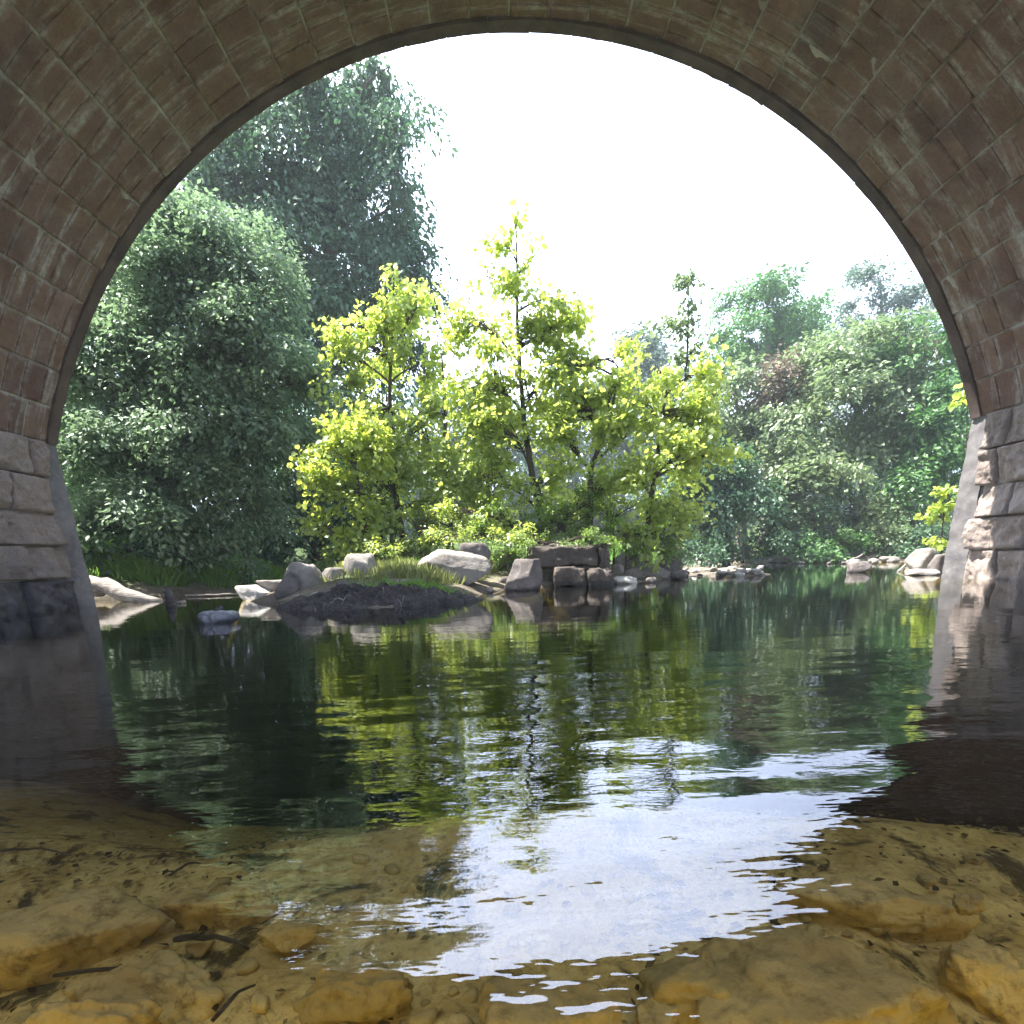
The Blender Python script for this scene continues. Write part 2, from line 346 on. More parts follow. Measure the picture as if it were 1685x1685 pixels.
# walls and floor of the body of water
idx = np.arange(nx*ny).reshape(nx, ny); V = np.concatenate([top, bot]); b0 = nx*ny
loops = [grid_faces(nx, ny).ravel()]; tots = [np.full((nx-1)*(ny-1), 4)]
for ring_, c0, c1 in ((idx[:, 0], b0, b0+1), (idx[-1, :], b0+1, b0+2), (idx[::-1, -1], b0+2, b0+3), (idx[0, ::-1], b0+3, b0)):
    loops.append(np.concatenate([[c0, c1], ring_[::-1]])); tots.append([len(ring_)+2])
loops.append([b0, b0+3, b0+2, b0+1]); tots.append([4])
t = NT('water'); P = t.pos()
rip1 = t.noise(t.mapping(P, (1.0, 3.2, 1)), 3.2, 3, .5, .15)
rip2 = t.noise(t.mapping(P, (1.0, 2.6, 1)), 11, 2, .5, .1)
rip3 = t.noise(t.mapping(P, (1.0, 1.8, 1)), 1.0, 2, .5, .2)
h = t.math('ADD', t.math('MULTIPLY', rip1, .42), t.math('ADD', t.math('MULTIPLY', rip2, .13), t.math('MULTIPLY', rip3, .3)))
yy_ = t.node('ShaderNodeSeparateXYZ', {0: P}).outputs[1]
h = t.math('MULTIPLY', h, t.ramp(yy_, 1.4, 5.5, .9, .26))      # livelier ripples in the shallows
nrm = t.bump(h, 1.0, .0065)
fr = t.node('ShaderNodeFresnel', {'IOR': 1.82, 'Normal': nrm}).outputs[0]
gs = t.node('ShaderNodeBsdfGlossy', {'Color': (1, 1, 1, 1), 'Roughness': .012, 'Normal': nrm}).outputs[0]
tr = t.node('ShaderNodeBsdfTransparent', {'Color': (.97, .97, .95, 1)}).outputs[0]
t.done(t.node('ShaderNodeMixShader', {0: fr, 1: tr, 2: gs}).outputs[0])
va = t.node('ShaderNodeVolumeAbsorption', {'Color': (.70, .70, .36, 1), 'Density': 1.25})
t.l.new(va.outputs[0], t.out.inputs['Volume'])
water = link('water', mesh_np('water', V, np.concatenate(loops), np.concatenate(tots)), t.m, smooth=True)
tag(water, kind='structure')

# ================================================================== BRIDGE
bridge = empty('stone_arch_bridge', (0, 0, 0), 'stone arch bridge seen from beneath its barrel vault, standing in the river', 'bridge')
TH0 = math.asin((ZS-ZC)/RV)                       # springing angle above horizontal
def vault_P(u, th, off):                           # th from left springing to right springing
    r = RV - off
    return np.stack([XC - r*np.cos(th), u, ZC + r*np.sin(th)], -1)
vault = Acc(); mort = Acc()
ncourse = 36; th_edges = np.linspace(TH0, math.pi-TH0, ncourse+1)
def block(acc, Pf, u0, u1, v0, v1, lv, gap, nu, nv, relief, rough, seed, tint, flip=False, belly=0.0, vsc=1.0):
    s = np.concatenate([[0, .02], np.linspace(.07, .93, nu-4), [.98, 1]]); q = np.concatenate([[0, .02], np.linspace(.07, .93, nv-4), [.98, 1]])
    S, Q = np.meshgrid(s, q, indexing='ij')
    wob = .012
    j = rng.uniform(-wob, wob, 4); slant, slant2 = rng.normal(size=2)*rough*1.3
    U = u0+gap+j[0]*.5 + (u1-u0-2*gap+(j[1]-j[0])*.5)*S; Vv = v0*lv+gap + ((v1-v0)*lv-2*gap)*Q
    edge = np.minimum(np.minimum(S, 1-S)*(u1-u0), np.minimum(Q, 1-Q)*(v1-v0)*lv)
    inner = (np.minimum(S, 1-S) > 0) & (np.minimum(Q, 1-Q) > 0)
    pr = np.clip(edge/.045, 0, 1); pr = pr*(2-pr)
    off = np.where(inner, relief*(.7+.3*pr) + belly*pr*(.55+.45*np.cos((Q-.45)*2.5)), -.05)
    p = P3(U*1.0, Vv*1.0, seed*3.7)
    off = off + np.where(inner, rough*(fbm(p*2.6, seed, 5, .62)+.5*vnoise(p*7+5, seed+9)+1.1*np.minimum(0, vnoise(p*1.9+9, seed+4)+.1))*(.45+.55*pr) + slant*(S-.5) + slant2*(Q-.5), 0)
    acc.add(Pf(U, Vv/lv, off).reshape(-1, 3), grid_faces(len(s), len(q), flip), tint=tint, edge=edge.ravel())
yb = YB
bi = 0
for k in range(ncourse):
    u = YB + rng.uniform(-.4, 0)
    while u < D-.20:
        near = u > 4.2
        L = rng.uniform(.19, .40) if near else rng.uniform(.8, 1.4)
        u1 = min(u+L, D-.20)
        if D-.20-u1 < .12: u1 = D-.20
        bi += 1
        block(vault, vault_P, max(u, YB), u1, th_edges[k], th_edges[k+1], RV, .006, 9 if near else 6, 10 if near else 6, rng.uniform(.006, .018), .009, bi, np.clip(rng.normal(.45, .28), 0, 1))
        u = u1
th = np.linspace(TH0-.02, math.pi-TH0+.02, 80); uu = np.array([YB+.01, D-.15])
U, T = np.meshgrid(uu, th, indexing='ij')
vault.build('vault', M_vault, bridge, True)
mort.add(vault_P(U, T, -.009).reshape(-1, 3), grid_faces(2, 80), tint=0, edge=0)
# piers: five courses of quarry-faced ashlar and a dark wet footing
zc_ = [ -.72, -.14, .46, .99, 1.50, 2.07, ZS]
def pier(side):
    X0 = WL if side < 0 else WR_
    def Pf(u, v, off): return np.stack([X0 - side*off + 0*u, u, v], -1)
    dry, wet = Acc(), Acc(); b = 0
    for k in range(6):
        u = YB + rng.uniform(-.5, 0)
        while u < D-.34:
            L = rng.uniform(.42, 1.0); u1 = min(u+L, D-.34)
            if D-.34-u1 < .25: u1 = D-.34
            b += 1
            far_low = (k == 1)
            acc = wet if (k <= 1 and side < 0) or k == 0 else dry
            fine = u > 4
            block(acc, Pf, max(u, YB), u1, zc_[k], zc_[k+1], 1.0, .008, 32 if u > 6 else 9, 24 if u > 6 else 8, rng.uniform(.06, .12), .070, b+100*k+(0 if side < 0 else 5000),
                  np.clip(rng.normal(.5, .25), 0, 1), flip=(side < 0), belly=rng.uniform(-.01, .03))
            u = u1
    pr = dry.build('pier', M_pier, bridge)
    w = wet.build('footing', M_wet, bridge)
    # backing mortar plane
    xx = X0 + side*.035
    mort.add([[xx, YB, -2.5], [xx, D-.41, -2.5], [xx, D-.41, ZS+.05], [xx, YB, ZS+.05]], [[0, 1, 2, 3]], tint=0, edge=0)
    # battered smooth end strip
    c = Acc(); nz_, nu_ = 70, 9
    zz = np.linspace(-1.4, ZS, nz_); us = np.linspace(D-.34, D, nu_)
    U, Zq = np.meshgrid(us, zz, indexing='ij')
    kk = (U-(D-.34))/.34; base = (ZS-Zq)/ZS
    off = -.02 + kk*(.02 + .12*base) + .014*fbm(P3(U*7, Zq*5), 55+side, 5, .65)
    Vq = np.stack([X0 - side*off, U, Zq], -1).reshape(-1, 3)
    c.add(Vq, grid_faces(nu_, nz_, side < 0))
    a0 = np.stack([X0 - side*off[-1], U[-1], Zq[-1]], -1); b0_ = a0.copy(); b0_[:, 0] = X0 + side*8
    c.add(np.concatenate([a0, b0_]), grid_faces(2, nz_, side < 0))
    c.build('end_facing', M_conc, bridge)
pier(-1); pier(1)
mort.build('mortar_bed', M_mortar, bridge)
# far ring of dark voussoirs, slightly inside the barrel line
ra = Acc()
nr = 33
e = np.linspace(TH0, math.pi-TH0, nr+1)
for k in range(nr):
    s = np.linspace(e[k]+.0005, e[k+1]-.0005, 6); us = np.linspace(D-.20, D, 5)
    U, T = np.meshgrid(us, s, indexing='ij'); o = .022 + rng.uniform(0, .014) + .010*fbm(P3(U*5, T*40), 200+k, 3)
    Vv = np.stack([XC-(RV-o)*np.cos(T), U, ZC+(RV-o)*np.sin(T)], -1)
    ra.add(Vv.reshape(-1, 3), grid_faces(5, 6))
    # face on the outer side
    rr = np.array([0, .75]); S2, R2 = np.meshgrid(s, rr, indexing='ij')
    ra.add(np.stack([XC-(RV-.015+R2)*np.cos(S2), D+.02+0*S2, ZC+(RV-.015+R2)*np.sin(S2)], -1).reshape(-1, 3), grid_faces(6, 2))
    # step face looking inwards
    ra.add(np.stack([XC-(RV-.04+R2*.6)*np.cos(S2), D-.199+0*S2, ZC+(RV-.04+R2*.6)*np.sin(S2)], -1).reshape(-1, 3), grid_faces(6, 2))
tq = np.linspace(TH0, math.pi-TH0, 90); U, T = np.meshgrid(np.array([D-.20, D+.01]), tq, indexing='ij')
ra.add(np.stack([XC-(RV-.012)*np.cos(T), U, ZC+(RV-.012)*np.sin(T)], -1).reshape(-1, 3), grid_faces(2, 90))
ra.build('arch_ring', M_ring, bridge)
# spandrel walls both ends, deck and parapets
ths = np.linspace(TH0, math.pi-TH0, 60)
for yy, nm, sg in ((D, 'spandrel_wall', 1), (YB, 'spandrel_wall', -1)):
    sp = Acc(); ztop = 9.3
    r = RV+.6 if sg > 0 else RV+.02
    arc = np.stack([XC-r*np.cos(ths), np.full(60, yy), ZC+r*np.sin(ths)], -1)
    up = arc.copy(); up[:, 2] = ztop
    sp.add(np.concatenate([arc, up]), grid_faces(2, 60))
    for sx in (-1, 1):
        xa = XC + sx*r*math.cos(TH0); xb = XC + sx*20
        sp.add([[xa, yy, ZS-.1], [xb, yy, ZS-.1], [xb, yy, ztop], [xa, yy, ztop]], [[0, 1, 2, 3]])
        if sg < 0: 
            xw = WL if sx < 0 else WR_
            sp.add([[xw, yy, -2.5], [xb, yy, -2.5], [xb, yy, ZS+.1], [xw, yy, ZS+.1]], [[0, 1, 2, 3]])
    for k_ in sp.A: pass
    sp.build(nm, M_conc if sg > 0 else M_mortar, bridge)
dk = Acc(); dk.box((XC-20, YB-.2, 9.3), (XC+20, D+.2, 9.7)); dk.build('deck', M_conc, bridge)
for y0 in (YB-.15, D-.2):
    pp = Acc(); pp.box((XC-20, y0, 9.7), (XC+20, y0+.35, 10.6)); pp.build('parapet', M_conc, bridge)

# ================================================================== ROCKS
def ico(sub):
    import bmesh
    bm = bmesh.new(); bmesh.ops.create_icosphere(bm, subdivisions=sub, radius=1.0)
    V = np.array([v.co[:] for v in bm.verts]); F = np.array([[v.index for v in f.verts] for f in bm.faces]); bm.free(); return V, F
ICO = {k: ico(k) for k in (3, 4, 5)}
def rock_shape(size, seed, sub=4, planes=16, rough=.06, sharp=40):
    r = np.random.default_rng(seed); V, F = ICO[sub]
    N = r.normal(size=(planes, 3)); N /= np.linalg.norm(N, axis=1)[:, None]; d = r.uniform(.62, 1.0, planes)
    N = np.concatenate([N, [[0, 0, 1], [0, 0, -1]]]); d = np.concatenate([d, [.8, .8]])
    dots = np.maximum(V @ N.T, 1e-3); rr = d[None]/dots
    rad = (np.sum(rr**-sharp, 1))**(-1/sharp)
    rad = np.clip(rad, 0, 1.35)*(1+rough*fbm(V*2.2+seed, seed, 5, .6))
    P = V*rad[:, None]; P /= np.abs(P).max(0)[None]
    return P*np.asarray(size)/2, F
def hit(u, v):
    d = ray(u, v); tt = np.linspace(3, 40, 1500)/d[1]; p = np.array([0, 0, CAMH])[None]+d[None]*tt[:, None]
    gzz = np.maximum(ground_z(p[:, 0], p[:, 1]), 0); i = np.argmax(p[:, 2] < gzz); return p[i]
def rock(label, u, v, w, h, mat, seed, depth=None, yaw=0, tilt=(0, 0), sub=4, sink=.25, rough=.05, planes=10, name='rock', cat='rock', group=None, zbase=None, Yd=None):
    """rock whose foot shows at pixel (u, v) and which spans w x h pixels there"""
    if Yd is None:
        p = hit(u, v)
    else: p = at(u, v, Yd)
    s = p[1]/FPX*1.04; W_, H_ = w*s, h*s; dp = depth or W_*.8
    Pv, F = rock_shape((W_, dp, H_*(1+sink)), seed, sub, planes, rough)
    me = mesh_np(name, Pv, F, np.full(len(F), 3)); o = link(name, me, mat, smooth=(sub >= 4 and rough < .05))
    o.location = (p[0], p[1]+dp*.45, p[2]+H_*(1-sink)/2)
    o.rotation_euler = (R_(tilt[0]), R_(tilt[1]), R_(yaw))
    tag(o, label, cat, group)
    return o
rock('white sunlit rock lying low in the water at the left tip of the island', 412, 989, 66, 24, M_rockp, 11, sink=.35)
rock('small flat pale rock just behind the white sunlit rock', 448, 974, 62, 18, M_rock, 12, yaw=10)
rock('dark cracked boulder with a pale top, at the left end of the island rocks', 502, 980, 78, 48, M_rock, 13, Yd=8.8, yaw=20, tilt=(12, 14), rough=.1)
rock('narrow leaning stone beside the dark cracked boulder', 470, 982, 34, 40, M_rockd, 14, tilt=(0, 30))
rock('small pale rounded rock between the cracked boulder and the mossy one', 546, 962, 44, 26, M_rock, 15, Yd=9.1)
rock('pale blocky rock behind the left end of the mud mound', 592, 952, 56, 38, M_rock, 16, Yd=9.0, yaw=15)
rock('long low pale slab along the top edge of the mud mound', 622, 974, 150, 18, M_rock, 17, Yd=8.1, depth=.6, yaw=5, tilt=(0, -6))
rock('largest pale flat-topped boulder, overhanging the grass right of the mud mound', 742, 951, 126, 38, M_rock, 24, Yd=8.9, depth=.9, yaw=-8, tilt=(10, 9), sub=5, planes=7)
rock('grey rock tucked behind the largest flat-topped boulder', 782, 938, 50, 42, M_rockd, 19, Yd=9.8)
rock('pointed grey boulder at the water edge left of the masonry blocks', 866, 972, 74, 50, M_rockd, 21, yaw=30, sub=5, planes=11)
rock('pale rock propped on the rubble under the right island tree', 1036, 938, 44, 30, M_rock, 31, tilt=(0, -32), Yd=11.9, planes=7)
rock('tilted slab leaning right in the rubble heap', 1088, 956, 84, 20, M_rock, 32, tilt=(12, 22), depth=.5, Yd=11.7, planes=6)
rock('dark rock behind the tilted slab of the rubble heap', 1104, 946, 40, 30, M_rockd, 33, tilt=(0, 30), Yd=12.0)
rock('pale low rock at the water under the rubble heap', 1030, 961, 44, 12, M_rockp, 34)
rock('grey angular rock in the middle of the rubble heap', 1056, 960, 54, 22, M_rockd, 35, tilt=(0, 28), Yd=11.3, planes=7)
rock('small dark pointed rock at the right foot of the rubble heap', 1118, 954, 28, 14, M_rockd, 36)
rock('lone flat rock standing in the channel near the right bank', 1425, 942, 42, 17, M_rockd, 41, rough=.08)
rock('rounded pale boulder at the foot of the right pier', 1528, 938, 52, 34, M_rock, 42, sub=4)
rock('low pale rock in the water below the boulder by the right pier', 1530, 947, 50, 10, M_rock, 43)
rock('grey rock wedged against the outer edge of the right pier', 1552, 944, 34, 30, M_rockd, 44)
for i, (u, v, w, h) in enumerate(((1045, 951, 30, 16), (1075, 959, 26, 9), (1010, 962, 22, 9), (805, 975, 18, 8), (830, 962, 26, 12), (520, 985, 26, 10), (560, 968, 22, 12), (486, 990, 22, 10), (640, 952, 30, 12), (1020, 946, 24, 18), (1126, 948, 22, 10), (690, 962, 22, 9))):
    rock('small angular stone lying among the island boulders', u, v, w, h, M_rock if i % 2 else M_rockd, 60+i, yaw=i*37, group='small stones among the island boulders', name='stone', cat='stone', sub=3, rough=.09)
r2 = np.random.default_rng(5)
for i in range(46):
    u = r2.uniform(1118, 1262); fr_ = r2.uniform(0, 1)**1.3; v = 949 - 13*fr_; w = r2.uniform(9, 30)*(1-.45*fr_)
    rock('small pale stone on the gravel bar right of the island', u, v, w, w*r2.uniform(.22, .42), M_rockp if i % 3 == 0 else M_rock, 100+i, yaw=r2.uniform(0, 180), group='pale stones of the gravel bar', name='stone', cat='stone', sub=3, rough=.08)
for i in range(22):
    u = r2.uniform(1275, 1520); v = 926+r2.uniform(-1, 2.5); w = r2.uniform(8, 26)
    rock('small pale stone along the far right shore', u, v, w, w*.35, M_rock, 160+i, yaw=r2.uniform(0, 180), group='pale stones of the far right shore', name='stone', cat='stone', sub=3, rough=.08)
M_blk = mat_wetline('old_block', (.075, .060, .052), (.145, .122, .108), (.03, .026, .024), .10, 1.5)
# dry-laid masonry blocks of an old abutment
def mblock(label, u0, v0, u1, v1, Yd, dep, seed, rot=0):
    a = at(u0, v1, Yd); b = at(u1, v0, Yd); w = b[0]-a[0]; h = b[2]-a[2]
    n = 14; acc = Acc(); V, F = ICO[5]
    Q = np.sign(V)*np.abs(V)**.12; Q = V/np.max(np.abs(V), axis=1)[:, None]
    rr = np.linalg.norm(Q, axis=1); Q = Q*(1-.045*np.clip(rr-1.25, 0, 1)[:, None]*3)
    Pp = Q*np.array([w, dep, h])/2; Nn = V
    Pp = Pp + Nn*(.085*fbm(Pp*2.2+seed, seed, 6, .62) + .035*np.minimum(0, vnoise(Pp*5, seed+3)) )[:, None]
    me = mesh_np('masonry_block', Pp, F, np.full(len(F), 3)); o = link('masonry_block', me, M_blk)
    o.location = ((a[0]+b[0])/2, Yd+dep/2, (a[2]+b[2])/2); o.rotation_euler = (0, 0, R_(rot))
    tag(o, label, 'stone block', 'masonry blocks of the old abutment')
mblock('long dark squared block, upper left of the old abutment', 872, 896, 984, 934, 10.45, .8, 301, 2)
mblock('dark squared block under the long upper block', 916, 934, 966, 966, 10.25, .9, 302, -1)
mblock('short dark squared block, upper right of the old abutment', 988, 900, 1008, 940, 10.5, .8, 303, -4)
mblock('lower right squared block at the water edge of the old abutment', 969, 938, 1006, 966, 10.2, .8, 304, 3)
# submerged stones of the foreground
def sub_rock(label, u, v, w, h, seed, top=-.06, yaw=0, rough=.05, thick=.14, mat=None):
    zt = top-thick*.5
    c = gp(u, v, zt); a = gp(u-w/2, v, zt); b = gp(u+w/2, v, zt); n0 = gp(u, v+h/2, zt); f0 = gp(u, v-h/2, zt)
    Pv, F = rock_shape((abs(b[0]-a[0]), abs(f0[1]-n0[1]), thick*.95), seed, 5, 9, rough*3.0, 26)
    o = link('submerged_stone', mesh_np('submerged_stone', Pv, F, np.full(len(F), 3)), mat or M_sub, smooth=True)
    o.location = (c[0], c[1], zt - thick*.28); o.rotation_euler = (0, 0, R_(yaw)); tag(o, label, 'stone'); return o
sub_rock('largest golden slab under the shallow water, lower right', 1355, 1600, 470, 200, 401, -.055, 0)
sub_rock('golden submerged stone between the sky reflection and the largest slab', 1170, 1590, 250, 120, 402, -.07, 20)
sub_rock('rounded submerged stone at the bottom edge below the sky reflection', 895, 1650, 250, 130, 403, -.06, 0, .03)
sub_rock('broad submerged slab on the right, behind the largest slab', 1480, 1480, 420, 90, 404, -.09, -8)
sub_rock('small bright submerged stone on the broad right slab', 1600, 1478, 60, 24, 405, -.085, 12, .06, .05)
sub_rock('submerged stone at the right frame edge, reddish and rough', 1640, 1590, 130, 120, 406, -.09, 30)
sub_rock('broad golden submerged stone near the left frame edge', 90, 1520, 330, 110, 407, -.08, 6, .03)
sub_rock('submerged stone with a dark hollow beside it, left foreground', 250, 1600, 260, 110, 408, -.10, -15)
sub_rock('flat submerged stone in the middle of the left shallows', 360, 1475, 190, 50, 409, -.10, 12)
sub_rock('low submerged stone at the left edge of the sky reflection', 560, 1620, 240, 90, 410, -.11, -5)
sub_rock('small submerged stone left of the sky reflection', 470, 1530, 110, 34, 411, -.15, 10, .04, .05)
sub_rock('flat submerged stone near the bottom left corner', 120, 1665, 280, 80, 412, -.07, 0)
sub_rock('dark submerged wedge beside the largest golden slab', 1080, 1660, 150, 60, 413, -.12, 50, .06, .1)
r3 = np.random.default_rng(15)
for i in range(70):
    u, v = r3.uniform(0, 1685), r3.uniform(1380, 1690); c = gp(u, v, -.19); w = r3.uniform(.02, .07)
    Pv, F = rock_shape((w, w*r3.uniform(.6, 1), w*.5), 500+i, 3, 12, .04, 8)
    o = link('pebble', mesh_np('pebble', Pv, F, np.full(len(F), 3)), M_sub, smooth=True); o.location = (c[0], c[1], float(ground_z(np.array([c[0]]), np.array([c[1]]))[0])+w*.12)
    o.rotation_euler = (0, 0, r3.uniform(0, 6)); tag(o, 'small pebble on the shallow golden river bed', 'pebble', 'pebbles on the shallow river bed')
# sunken sticks
def stick(name, label, cat, pts, rad, mat, sides=7, group=None):
    pts = np.array(pts, float); c = pts.mean(0); a = Acc()
    tt = np.linspace(0, 1, len(pts)); ts = np.linspace(0, 1, 14)
    Pn = np.stack([np.interp(ts, tt, pts[:, k]-c[k]) for k in range(3)], -1); rr = np.interp(ts, np.linspace(0, 1, len(rad)), rad)
    Pn += .25*rr.mean()*np.stack([vnoise(P3(ts*5, 0*ts+k, c[0]), 7) for k in range(3)], -1)*2
    a.tube(Pn, rr*(1+.15*vnoise(P3(ts*9, ts*0, c[1]), 3)), sides)
    # end discs
    for e_, s_ in ((0, 1), (len(ts)-1, -1)):
        ring_ = a.V[-1] if False else None
    n = len(a.V[0]); V = a.V[0]; f0 = np.arange(sides)[::-1][None]; f1 = (np.arange(sides)+n-sides)[None]
    a.L.append(f0.ravel()); a.T.append(np.array([sides])); a.L.append(f1.ravel()); a.T.append(np.array([sides]))
    o = a.build(name, mat, smooth=True); o.location = c; tag(o, label, cat, group); return o
for lab, (u0, v0), (u1, v1), r_ in (('thin sunken stick lying across the left shallows', (90, 1605), (350, 1600), .007), ('sunken twig near the left frame edge, farthest out', (0, 1400), (120, 1408), .006),
                    ('dark sunken branch below the left stone', (290, 1545), (410, 1560), .012), ('sunken twig beside the flat stone of the left shallows', (280, 1440), (330, 1420), .006), ('forked dark sunken stick near the bottom of the frame', (350, 1680), (420, 1620), .007)):
    stick('sunken_stick', lab, 'stick', [gp(u0, v0, -.19), (gp(u0, v0, -.18)+gp(u1, v1, -.18))/2+[0, .012, .01], gp(u1, v1, -.19)], [r_*.6, r_*.5, r_*.3], M_rot)

# ---- mud mound with roots
def hump(name, c, rx, ry, h, mat, seed, n=90, rough=.05, kind=None):
    s = np.linspace(-1, 1, n); A, B = np.meshgrid(s, s, indexing='ij'); r = np.sqrt(A*A+B*B)
    k = np.clip(1-r**2.2, 0, 1); z = h*k**.8*(1+.35*fbm(P3(A*1.5, B*1.5), seed, 3)) - .12*np.clip(r-.9, 0, 1) + rough*fbm(P3(A*7*rx, B*7*ry), seed+2, 5, .65)*(.35+k)
    z -= np.clip(r-1, 0, 1)*1.2
    V = np.stack([A*rx, B*ry, z-.06], -1).reshape(-1, 3)
    o = link(name, mesh_np(name, V, grid_faces(n, n), np.full((n-1)**2, 4)), mat); o.location = c; return o
t = NT('mud'); P = t.pos(); z = t.node('ShaderNodeSeparateXYZ', {0: P}).outputs[2]; n = t.noise(P, 6, 7, .7, .5); n2 = t.noise(P, 35, 4, .7)
c = t.mix(t.ramp(n, .35, .65), (.022, .018, .020), (.075, .062, .058)); c = t.mix(t.ramp(n2, .55, .7, 0, .7), c, (.17, .145, .12))
c = t.mix(t.ramp(t.math('ADD', z, t.math('MULTIPLY', t.math('SUBTRACT', n, .5), .2)), .30, .42, 0, .8), c, (.10, .10, .045))
M_mud = t.done(t.principled(c, .7, t.bump(t.math('ADD', n, n2), 1, .05), .35))
mc = (gp(612, 1000)+gp(615, 985))/2
mound = hump('mud_mound', (gp(625, 998)[0]-.03, gp(625, 1000)[1]+.62, 0), 1.50, .62, .27, M_mud, 71)
mound.rotation_euler = (0, 0, R_(9)); tag(mound, 'low dark mound of wet mud and roots rising from the water before the boulders', 'mud mound')
rr = np.random.default_rng(33)
for i in range(24):
    rt = Acc()
    x = rr.uniform(-.9, 1.2); y = -.50+rr.uniform(-.06, .1); z0 = rr.uniform(.02, .2)
    d = rr.normal(size=3)*.10; d[1] = -abs(d[1]); p0 = np.array([x, y, z0]); rt.tube([p0, p0+d*.5+[0, 0, .02], p0+d+[0, 0, -.05]], [.007, .005, .002], 5); rt.build('root', M_drift if i % 3 == 0 else M_rot, mound, True)
# ---- logs
o = stick('fallen_log', 'thick grey fallen log sloping into the water beside the left pier', 'log', [at(140, 958, 10.5), at(190, 972, 10.2), at(262, 991, 9.9)], [.19, .15, .07], M_drift, 12)
st = stick('tree_stump', 'small black broken stump in the shallows beside the fallen log', 'stump', [gp(282, 996)+[0, 0, -.05], gp(280, 996)+[0, .05, .12], gp(276, 996)+[-.03, .05, .25]], [.09, .07, .04], M_rot, 8)
st = stick('tree_stump', 'pale stub of wood at the waterline right of the black stump', 'stump', [gp(286, 994)+[0, .05, .0], gp(302, 993)+[0, .05, .03]], [.05, .03], M_drift, 8)
o = stick('floating_log', 'short bluish grey log floating alone in the dark water', 'log', [gp(335, 1026)+[0, 0, .02], gp(360, 1024)+[0, .02, .045], gp(394, 1021)+[0, .06, .02]], [.085, .075, .045], M_logf, 12)
a = Acc(); a.tube([(0, 0, 0), (.0, .0, .05), (.05, .01, .085)], [.035, .045, .02], 7); k = a.build('knot', M_rot, o, True); k.location = (-.03, .03, .05)
stick('driftwood_branch', 'thin pale branch lying on the left shore', 'branch', [gp(300, 983)+[0, .1, .03], gp(345, 982)+[0, .1, .03], gp(388, 980)+[0, .1, .04]], [.02, .02, .012], M_drift)
stick('driftwood_branch', 'pale driftwood pole slanting out of the water by the right pier', 'branch', [gp(1478, 941)+[0, 0, 0], gp(1500, 938)+[0, .2, .12], gp(1512, 936)+[0, .3, .2]], [.03, .025, .012], M_drift)
stick('driftwood_branch', 'bleached dead branch caught low in the left bank foliage', 'branch', [at(196, 922, 12.2), at(212, 912, 12.2), at(226, 908, 12.3)], [.02, .018, .008], M_drift)
stick('driftwood_branch', 'short grey stick on the grass behind the small flat rock', 'branch', [gp(438, 962)+[0, 0, .1], gp(470, 958)+[0, 0, .16]], [.02, .012], M_drift)
stick('driftwood_branch', 'grey snag lying on the far shore behind the lone flat rock', 'branch', [at(1395, 925, 19), at(1420, 912, 19.3)], [.06, .02], M_drift)

# ================================================================== FOLIAGE
T_SIMPLE = np.array([[0, 0, 0], [.5, .28, .07], [1, 0, -.03], [.5, -.28, .07]]); F_SIMPLE = [[0, 1, 2], [0, 2, 3]]
_h1 = [(0, 0, 0), (.05, .30, .05), (.30, .52, .09), (.45, .30, .05), (.78, .36, .05), (1, 0, -.06)]
T_SYC = np.array(_h1 + [(x, -y, z) for x, y, z in _h1[1:5]]); F_SYC = [[0, 1, 2, 3, 4, 5], [0, 5, 9, 8, 7, 6]]
F_SYC = [[5, 4, 3, 2, 1, 0], [0, 6, 7, 8, 9, 5]]
def leaves_mesh(name, C, A, N, S, tint, tmpl, faces, mat, parent):
    A = A/np.linalg.norm(A, axis=1)[:, None]; B = np.cross(N, A); B /= np.linalg.norm(B, axis=1)[:, None]+1e-9; N = np.cross(A, B)
    V = C[:, None] + S[:, None, None]*(tmpl[None, :, 0:1]*A[:, None] + tmpl[None, :, 1:2]*B[:, None] + tmpl[None, :, 2:3]*N[:, None])
    k = len(tmpl); n = len(C); F = np.array(faces); L = (np.arange(n)[:, None, None]*k + F[None]).reshape(-1)
    me = mesh_np(name, V.reshape(-1, 3), L, np.full(n*len(F), F.shape[1]), {'tint': np.repeat(np.clip(tint, 0, 1), k)})
    return link(name, me, mat, parent)
